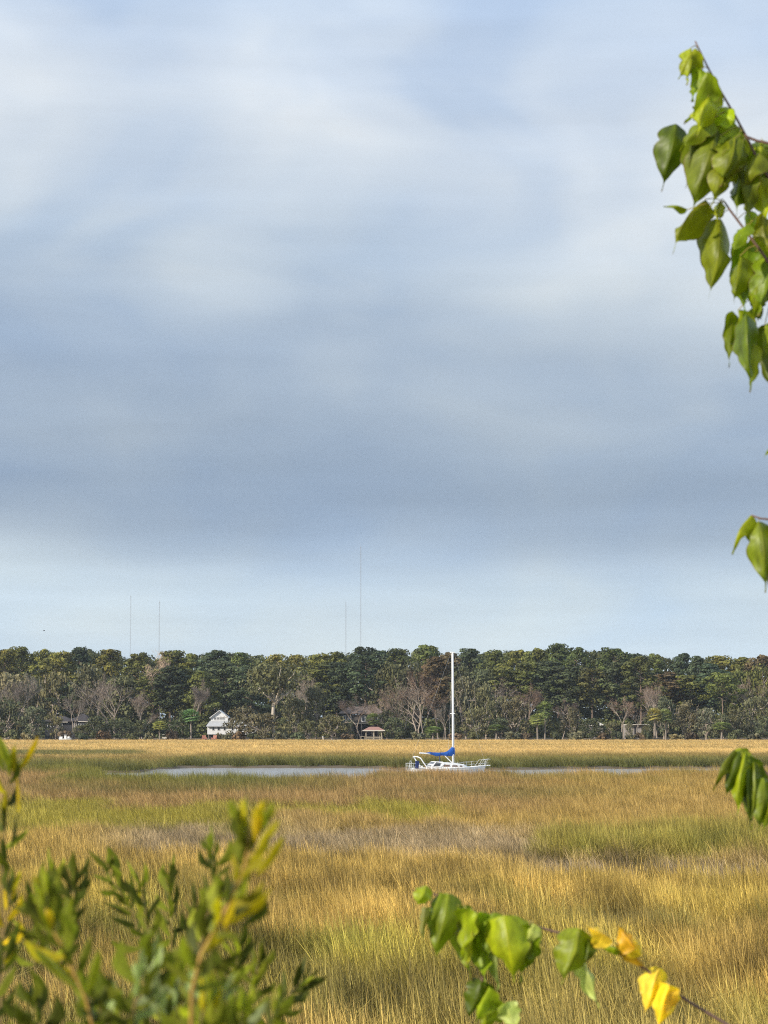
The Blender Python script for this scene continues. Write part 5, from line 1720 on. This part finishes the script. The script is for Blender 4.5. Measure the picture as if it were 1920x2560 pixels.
def tree_right():
    """slim tree standing just outside the frame; four of its sprays reach into view."""
    Yt = 3.9
    X0 = 1.02
    g = gz_at(X0, Yt)
    t = tag(empty('broadleaf_tree', (X0, Yt, g)), 'slim tree at the right with heart-shaped green leaves on drooping twigs', 'tree')
    tr = MB().tube([(0, 0, -0.1), (0.03, 0.02, 1.0), (-0.02, 0.0, 2.0), (0.02, -0.03, 3.0), (0.06, 0.0, 3.6)], [0.035, 0.03, 0.024, 0.016, 0.008], 8)
    tr.build('trunk', M_stem2, t, True)
    org = Vector((X0, Yt, g))

    def branch(pts, Yd, rad, label, end=None):
        P = [at(x, y, Yd) for x, y in pts]
        if end is not None:
            P.append(org + Vector(end))
        along(P)
        m = MB().tube([p - org for p in P], [rad * (0.45 + 0.55 * i / (len(P) - 1)) for i in range(len(P))], 6)
        o = m.build('branch', M_twig, t, True)
        o['label'] = label
        return o
    Y1 = 3.9
    b1 = branch([(1738, 103), (1768, 165), (1800, 225), (1838, 290), (1866, 342), (1892, 395), (1935, 470)], Y1, 0.0030, 'upper twig pointing up beyond its leaves', (-0.0, 0.0, 2.35))
    MB().tube([at(1866, 342, Y1) - org, at(1892, 352, Y1) - org, at(1940, 362, Y1) - org, Vector((0.02, 0, 2.45))], 0.0026, 5).build('side_twig', M_twig, b1)
    MB().tube([at(1812, 505, Y1 + 0.02) - org, at(1823, 523, Y1) - org, at(1900, 625, Y1) - org, at(1950, 700, Y1) - org, Vector((0.0, 0, 2.05))], [0.0016, 0.002, 0.0024, 0.003, 0.0036], 5).build('side_twig', M_twig, b1)
    along([at(1866, 342, Y1), at(1892, 352, Y1), at(1940, 362, Y1)])
    along([at(1812, 505, Y1), at(1823, 523, Y1), at(1900, 625, Y1), at(1950, 700, Y1)])
    ups = [((1740, 122), (1694, 197), 52, LY, 20), ((1727, 120), (1716, 215), 34, LY, -35), ((1752, 172), (1724, 252), 46, LM, 15), ((1768, 180), (1732, 300), 30, LY, 40), ((1806, 238), (1752, 258), 44, LM, 30), ((1835, 300), (1733, 262), 50, LY, -20),
           ((1862, 338), (1712, 300), 60, LY, 35), ((1862, 340), (1745, 330), 44, LM, -30), ((1688, 309), (1655, 480), 84, LD, 0), ((1790, 322), (1729, 545), 112, LD, 5), ((1800, 340), (1784, 470), 70, LY, 25), ((1858, 350), (1800, 470), 60, LM, -30),
           ((1828, 370), (1872, 525), 52, LG, 30), ((1862, 372), (1835, 500), 60, LM, -20), ((1935, 372), (1872, 520), 82, LD, 0), ((1900, 385), (1858, 480), 60, LM, 25), ((1762, 498), (1681, 632), 56, LG, 15), ((1718, 524), (1658, 518), 16, LY, 10),
           ((1800, 500), (1790, 560), 30, LM, 0), ((1799, 548), (1772, 748), 84, LG, 0), ((1870, 608), (1852, 792), 84, LD, 10), ((1932, 640), (1893, 792), 70, LG, -15), ((1833, 780), (1819, 918), 38, LG, 0), ((1845, 775), (1868, 900), 40, LY, 40),
           ((1862, 785), (1876, 980), 58, LD, 0), ((1882, 860), (1880, 972), 18, LY, 30), ((1912, 812), (1935, 1010), 66, LD, 10), ((1880, 528), (1873, 592), 32, LY, 0), ((1906, 535), (1928, 630), 42, LM, -10), ((1900, 700), (1885, 800), 50, LY, 25),
           ((1880, 770), (1905, 800), 40, LD, 20), ((1850, 330), (1760, 420), 84, LM, 10), ((1838, 345), (1800, 470), 78, LY, -15), ((1780, 300), (1700, 380), 60, LG, 10), ((1770, 240), (1742, 340), 62, LY, 0),
           ((1795, 270), (1850, 345), 46, LM, 15), ((1745, 320), (1712, 470), 74, LG, 15), ((1815, 400), (1775, 520), 64, LM, -10), ((1862, 420), (1840, 540), 60, LD, 10), ((1900, 440), (1915, 560), 62, LY, 0), ((1868, 560), (1832, 640), 44, LY, 20), ((1905, 590), (1880, 700), 60, LG, -10), ((1850, 640), (1838, 760), 52, LY, 20), ((1862, 345), (1822, 440), 70, LY, 10), ((1905, 350), (1880, 470), 64, LM, 0), ((1930, 430), (1895, 520), 70, LG, 10), ((1890, 620), (1912, 740), 64, LM, 0), ((1905, 690), (1890, 800), 54, LG, 0), ((1880, 640), (1858, 760), 60, LM, 30), ((1845, 430), (1880, 545), 50, LG, 40), ((1935, 800), (1915, 900), 45, LM, 10), ((1945, 1085), (1911, 1146), 16, LM, 0)]
    for i, (b_, t_, w_, c, roll) in enumerate(ups):
        broad(b1, Y1 + lrng.uniform(-0.05, 0.05), b_, t_, w_, c, roll, lrng.uniform(-0.02, 0.02))
    b2 = branch([(1878, 1288), (1900, 1296), (1935, 1300)], Y1, 0.0028, 'small twig with two leaves above the wood', (0.0, 0.0, 1.72))
    for a in (((1880, 1288), (1832, 1388), 26, LY, 20, 2), ((1896, 1304), (1914, 1482), 74, LD, 5, 0), ((1930, 1300), (1926, 1470), 50, LM, 25, 1)):
        broad(b2, Y1, *a[:5], 0.0, a[5])
    b3 = branch([(1835, 1874), (1862, 1885), (1898, 1919), (1940, 1950)], Y1, 0.003, 'drooping twig with a fan of leaves at the marsh level', (0.0, 0.0, 1.1))
    for a in (((1838, 1876), (1784, 1978), 28, LG, 30, 2), ((1852, 1872), (1814, 2002), 46, LD, 0, 0), ((1850, 1870), (1858, 1925), 40, LY, 20, 1), ((1872, 1892), (1872, 2076), 66, LD, 15, 3), ((1908, 1945), (1894, 2082), 66, LG, 0, 0), ((1932, 1950), (1912, 2085), 60, LM, 20, 1), ((1860, 1880), (1842, 2040), 56, LM, 5, 5), ((1885, 1905), (1880, 2080), 60, LG, -10, 1)):
        broad(b3, Y1 - 0.2, *a[:5], 0.0, a[5])
    Y4 = 3.4
    b4 = branch([(1048, 2228), (1096, 2238), (1132, 2247), (1169, 2282), (1217, 2288), (1290, 2296), (1337, 2315), (1384, 2329), (1463, 2346), (1546, 2384), (1618, 2425), (1669, 2470), (1728, 2508), (1814, 2559), (1900, 2610)], Y4, 0.0026,
                'low arching branch with green leaves turning yellow near its base', (0.0, 0.0, 0.72))
    low = [((1066, 2222), (1040, 2268), 38, LM, 0), ((1062, 2280), (1056, 2352), 18, LP_, 0), ((1120, 2243), (1090, 2406), 66, LM, 5), ((1145, 2274), (1180, 2450), 60, LG, 0), ((1165, 2280), (1146, 2400), 40, LM, 35), ((1207, 2290), (1205, 2470), 68, LG, 8),
           ((1232, 2345), (1242, 2480), 36, LP_, 0), ((1262, 2298), (1288, 2458), 88, LY, 0), ((1325, 2322), (1292, 2460), 56, LG, 10), ((1333, 2318), (1310, 2370), 30, LP_, 20), ((1100, 2240), (1072, 2330), 44, LG, 20), ((1180, 2284), (1168, 2410), 50, LM, -20), ((1235, 2290), (1222, 2400), 56, LG, 10), ((1290, 2300), (1305, 2410), 60, LM, -10), ((1330, 2316), (1320, 2420), 44, LD, 0), ((1202, 2462), (1172, 2552), 58, LD, 0), ((1225, 2478), (1185, 2560), 40, LM, 30), ((1255, 2513), (1190, 2570), 56, LG, 0),
           ((1265, 2515), (1292, 2580), 46, LP_, 0), ((1448, 2330), (1404, 2468), 76, LM, 0), ((1470, 2358), (1466, 2414), 32, LD, 0), ((1455, 2412), (1498, 2524), 34, LP_, 0), ((1532, 2364), (1466, 2314), 38, YLW, 0), ((1552, 2386), (1494, 2368), 16, LY, 0),
           ((1588, 2380), (1540, 2316), 40, ORNG, 5), ((1600, 2400), (1562, 2330), 34, GOLD, 25), ((1548, 2368), (1614, 2420), 36, ORNG, 0), ((1650, 2428), (1607, 2538), 54, YLW, 0), ((1674, 2472), (1640, 2574), 54, GOLD, 0), ((1672, 2474), (1668, 2545), 30, YLW, 30)]
    for b_, t_, w_, c, roll in low:
        broad(b4, Y4 - 0.03 + lrng.uniform(-0.02, 0.02), (b_[0], b_[1] - 9), t_, w_ * 1.22, c, roll, lrng.uniform(-0.02, 0.02))
    org2 = org
    MB().tube([at(1217, 2288, Y4) - org2, at(1210, 2380, Y4 + 0.01) - org2, at(1203, 2462, Y4) - org2, at(1255, 2515, Y4) - org2, at(1300, 2600, Y4) - org2], 0.0016, 5).build('side_twig', M_twig, b4)
    return t


tree_right()

SG, SD, SM, SY, SO, SP = (0.19, 0.215, 0.022), (0.10, 0.12, 0.018), (0.29, 0.31, 0.03), (0.44, 0.38, 0.015), (0.60, 0.46, 0.02), (0.34, 0.40, 0.19)


def shrub(name, label, base_px, Y0, sprigs, extra):
    p = at(base_px, 2560, Y0)
    g = gz_at(p.x, Y0)
    t = tag(empty(name, (p.x, Y0, g)), label, 'shrub')
    org = Vector((p.x, Y0, g))
    r = random.Random(hash(label) % 1000 if False else base_px)
    for pts, Yd, rad, n, ln, wd, cols, spread, mat in sprigs:
        P = [at(x, y, Yd) for x, y in pts]
        root = org + Vector((r.uniform(-0.05, 0.05), r.uniform(-0.05, 0.05), 0.0))
        low = P[0]
        path = [root, root.lerp(low, 0.5) + Vector((0.02, 0, 0.02))] + P
        rad *= 0.45
        m = MB().tube([q - org for q in path], [rad * 1.6, rad * 1.3] + [rad * (1.0 - 0.6 * i / max(1, len(P) - 1)) for i in range(len(P))], 6)
        m.build('stem', mat, t, True)
        k = Yd / FPX
        tot = len(P) - 1
        for i in range(n):
            s = (i + 0.7) / n
            a = s * tot
            j = min(int(a), tot - 1)
            q = P[j].lerp(P[j + 1], a - j)
            d = (P[j + 1] - P[j]).normalized()
            ang = i * 2.4 + r.uniform(-0.4, 0.4)
            side = d.orthogonal().normalized()
            side = Matrix.Rotation(ang, 3, d) @ side
            op = R(r.uniform(*spread)) * (1.05 - 0.55 * s)
            dd = (d * math.cos(op) + side * math.sin(op)).normalized()
            L_ = 0.85 * ln * k * r.uniform(0.75, 1.2) * (1.0 if s < 0.85 else 0.85)
            c = cols[r.randrange(len(cols))]
            f_ = r.uniform(0.65, 1.55)
            c = [x * f_ for x in c]
            face = d - dd * d.dot(dd) + Vector((r.uniform(-.3, .3), -0.5 + r.uniform(-.3, .3), 0.2))
            put_leaf(t, NARROW[r.randrange(4)], q, q + dd * L_, 0.46 * wd * k * r.uniform(0.8, 1.2), face, c)
    for b_, t_, w_, c, roll, Yd in extra:
        bw, tw = at(*b_, Yd), at(*t_, Yd - 0.02)
        face = Matrix.Rotation(R(roll), 3, (tw - bw).normalized()) @ Vector((0, -1, 0.3))
        put_leaf(t, NARROW[r.randrange(4)], bw, tw, 0.62 * w_ * Yd / FPX, face, c)
    return t


shrub('wax_myrtle_shrub', 'leafy wax myrtle shrub with a yellow-tipped leading sprig, left of centre', 470, 2.5, [
    # big leading sprig, nearest
    ([(480, 2480), (503, 2385), (545, 2310), (579, 2246), (613, 2159), (625, 2085), (636, 2050)], 1.55, 0.0034, 40, 118, 26, (SG, SM, SY, SG, SD), (28, 70), M_stem),
    ([(470, 2500), (520, 2280), (540, 2190), (530, 2120)], 2.1, 0.0020, 30, 84, 17, (SD, SG, SD, SM), (20, 70), M_stem2),
    ([(480, 2440), (488, 2330), (492, 2260)], 2.5, 0.0018, 20, 86, 15, (SG, SD), (12, 60), M_stem2),
    ([(640, 2600), (690, 2530), (730, 2480), (760, 2450)], 2.6, 0.0020, 26, 78, 14, (SG, SM, SD), (20, 75), M_stem2),
    ([(600, 2600), (625, 2500), (640, 2440), (648, 2400)], 2.3, 0.0018, 26, 84, 15, (SG, SM, SD, SG), (20, 75), M_stem2),
    ([(540, 2600), (560, 2500), (590, 2420), (600, 2370)], 2.2, 0.0018, 30, 90, 17, (SG, SM, SD), (20, 75), M_stem2),
    ([(420, 2650), (430, 2560), (450, 2490), (460, 2440)], 1.9, 0.0024, 34, 110, 22, (SG, SM, SD, SP), (25, 75), M_stem2),
    ([(520, 2650), (500, 2560), (520, 2480)], 1.6, 0.0028, 26, 124, 25, (SG, SM, SP, SY), (25, 75), M_stem2),
    ([(680, 2650), (670, 2580), (690, 2530)], 2.0, 0.0024, 20, 100, 19, (SG, SM, SD), (25, 75), M_stem2),
    ([(590, 2660), (600, 2580), (610, 2520)], 1.8, 0.0024, 22, 110, 21, (SM, SG, SP, SD), (25, 75), M_stem2),
], [
    ((625, 2120), (575, 2000), 42, SM, 0, 1.55), ((632, 2110), (655, 1995), 38, SO, 10, 1.55), ((640, 2110), (640, 2020), 44, SO, 0, 1.54), ((640, 2130), (700, 2045), 34, SY, 20, 1.54), ((640, 2190), (712, 2085), 34, SY, 0, 1.53),
    ((618, 2150), (592, 2050), 40, SG, 0, 1.56), ((575, 2310), (680, 2215), 38, SY, 0, 1.54), ((595, 2320), (668, 2250), 46, SD, 0, 1.56), ((560, 2330), (590, 2240), 34, SO, 30, 1.54)])

shrub('wax_myrtle_shrub', 'bushy wax myrtle shrub with bright orange stems in the lower left corner', 210, 2.6, [
    ([(240, 2600), (214, 2495), (170, 2400), (135, 2330), (116, 2290), (112, 2240)], 1.7, 0.0032, 34, 118, 27, (SG, SM, SD, SY, SG), (30, 72), M_stem),
    ([(150, 2420), (175, 2320), (185, 2240), (190, 2190)], 2.3, 0.0018, 28, 92, 17, (SD, SG, SD), (12, 62), M_stem2),
    ([(120, 2430), (115, 2300), (120, 2230), (130, 2190)], 2.4, 0.0018, 28, 92, 18, (SG, SG, SM), (12, 62), M_stem2),
    ([(90, 2430), (80, 2330), (85, 2260)], 2.5, 0.0018, 18, 86, 16, (SG, SD, SM), (15, 62), M_stem2),
    ([(360, 2400), (335, 2290), (315, 2250), (280, 2200), (262, 2160)], 2.8, 0.0022, 24, 78, 15, (SG, SD, SG), (18, 70), M_stem2),
    ([(430, 2420), (428, 2300), (425, 2230), (428, 2190)], 3.0, 0.0018, 22, 74, 14, (SD, SD, SG), (12, 65), M_stem2),
    ([(380, 2430), (370, 2330), (362, 2260), (345, 2210)], 2.6, 0.0018, 20, 82, 15, (SG, SD, SM), (18, 65), M_stem2),
    ([(330, 2640), (330, 2540), (350, 2460), (380, 2400)], 1.7, 0.0028, 34, 122, 24, (SG, SM, SP, SG), (25, 75), M_stem2),
    ([(110, 2650), (100, 2570), (80, 2500)], 2.0, 0.0024, 24, 110, 21, (SG, SD, SD), (25, 75), M_stem2),
    ([(250, 2650), (255, 2560), (240, 2480)], 1.8, 0.0024, 28, 114, 22, (SG, SM, SD, SP), (25, 75), M_stem2),
    ([(390, 2650), (400, 2560), (390, 2480)], 2.1, 0.0024, 26, 104, 20, (SG, SM, SD), (25, 75), M_stem2),
], [
    ((205, 2480), (85, 2370), 38, SM, 0, 1.65), ((215, 2490), (248, 2370), 42, SM, 0, 1.65),
    ((130, 2330), (118, 2270), 30, SO, 0, 1.7), ((325, 2290), (248, 2250), 12, SD, 0, 2.8), ((100, 2350), (20, 2310), 16, SD, 0, 2.3), ((330, 2270), (325, 2175), 16, SG, 0, 2.8), ((350, 2300), (345, 2205), 14, SY, 0, 2.8)])

shrub('wax_myrtle_shrub', 'tall single wax myrtle sprig with yellow leaves at the left edge', 4, 2.4, [
    ([(4, 2420), (6, 2205), (14, 2043), (23, 1945), (30, 1925)], 2.4, 0.0030, 15, 92, 22, (SG, SY, SD, SM), (25, 60), M_stem2),
    ([(-10, 2420), (10, 2330), (22, 2260), (30, 2210)], 2.3, 0.0026, 12, 90, 24, (SY, SG, SO, SD), (20, 60), M_stem2),
    ([(-20, 2560), (-5, 2450), (15, 2380)], 2.2, 0.0026, 9, 104, 24, (SG, SD), (25, 60), M_stem2),
], [((26, 1925), (-6, 1836), 36, SM, 0, 2.4), ((48, 1925), (96, 1836), 22, SO, 0, 2.4), ((34, 1935), (34, 1862), 22, SY, 0, 2.4), ((40, 1940), (44, 2035), 14, SO, 0, 2.4), ((40, 2030), (24, 2122), 10, SD, 0, 2.4), ((8, 2080), (2, 2010), 20, SD, 0, 2.4), ((10, 2180), (4, 2090), 28, SD, 0, 2.4), ((12, 2210), (8, 2150), 26, SG, 0, 2.4),
    ((15, 1930), (-12, 1850), 30, SG, 15, 2.42)])


# ------------------------------------------------------------------ air
def haze():
    m = bpy.data.materials.new('thin_haze')
    m.use_nodes = True
    t = m.node_tree
    t.nodes.clear()
    v = N(t, 'ShaderNodeVolumePrincipled')
    v.inputs['Color'].default_value = (0.86, 0.93, 1.0, 1)
    v.inputs['Density'].default_value = 0.00008
    v.inputs['Anisotropy'].default_value = 0.3
    o = N(t, 'ShaderNodeOutputMaterial')
    t.links.new(v.outputs[0], o.inputs['Volume'])
    tag(MB().box(-3100, 3100, -450, 5200, -3, 212).build('haze', m), 'thin pale haze over the whole marsh', kind='stuff')


haze()
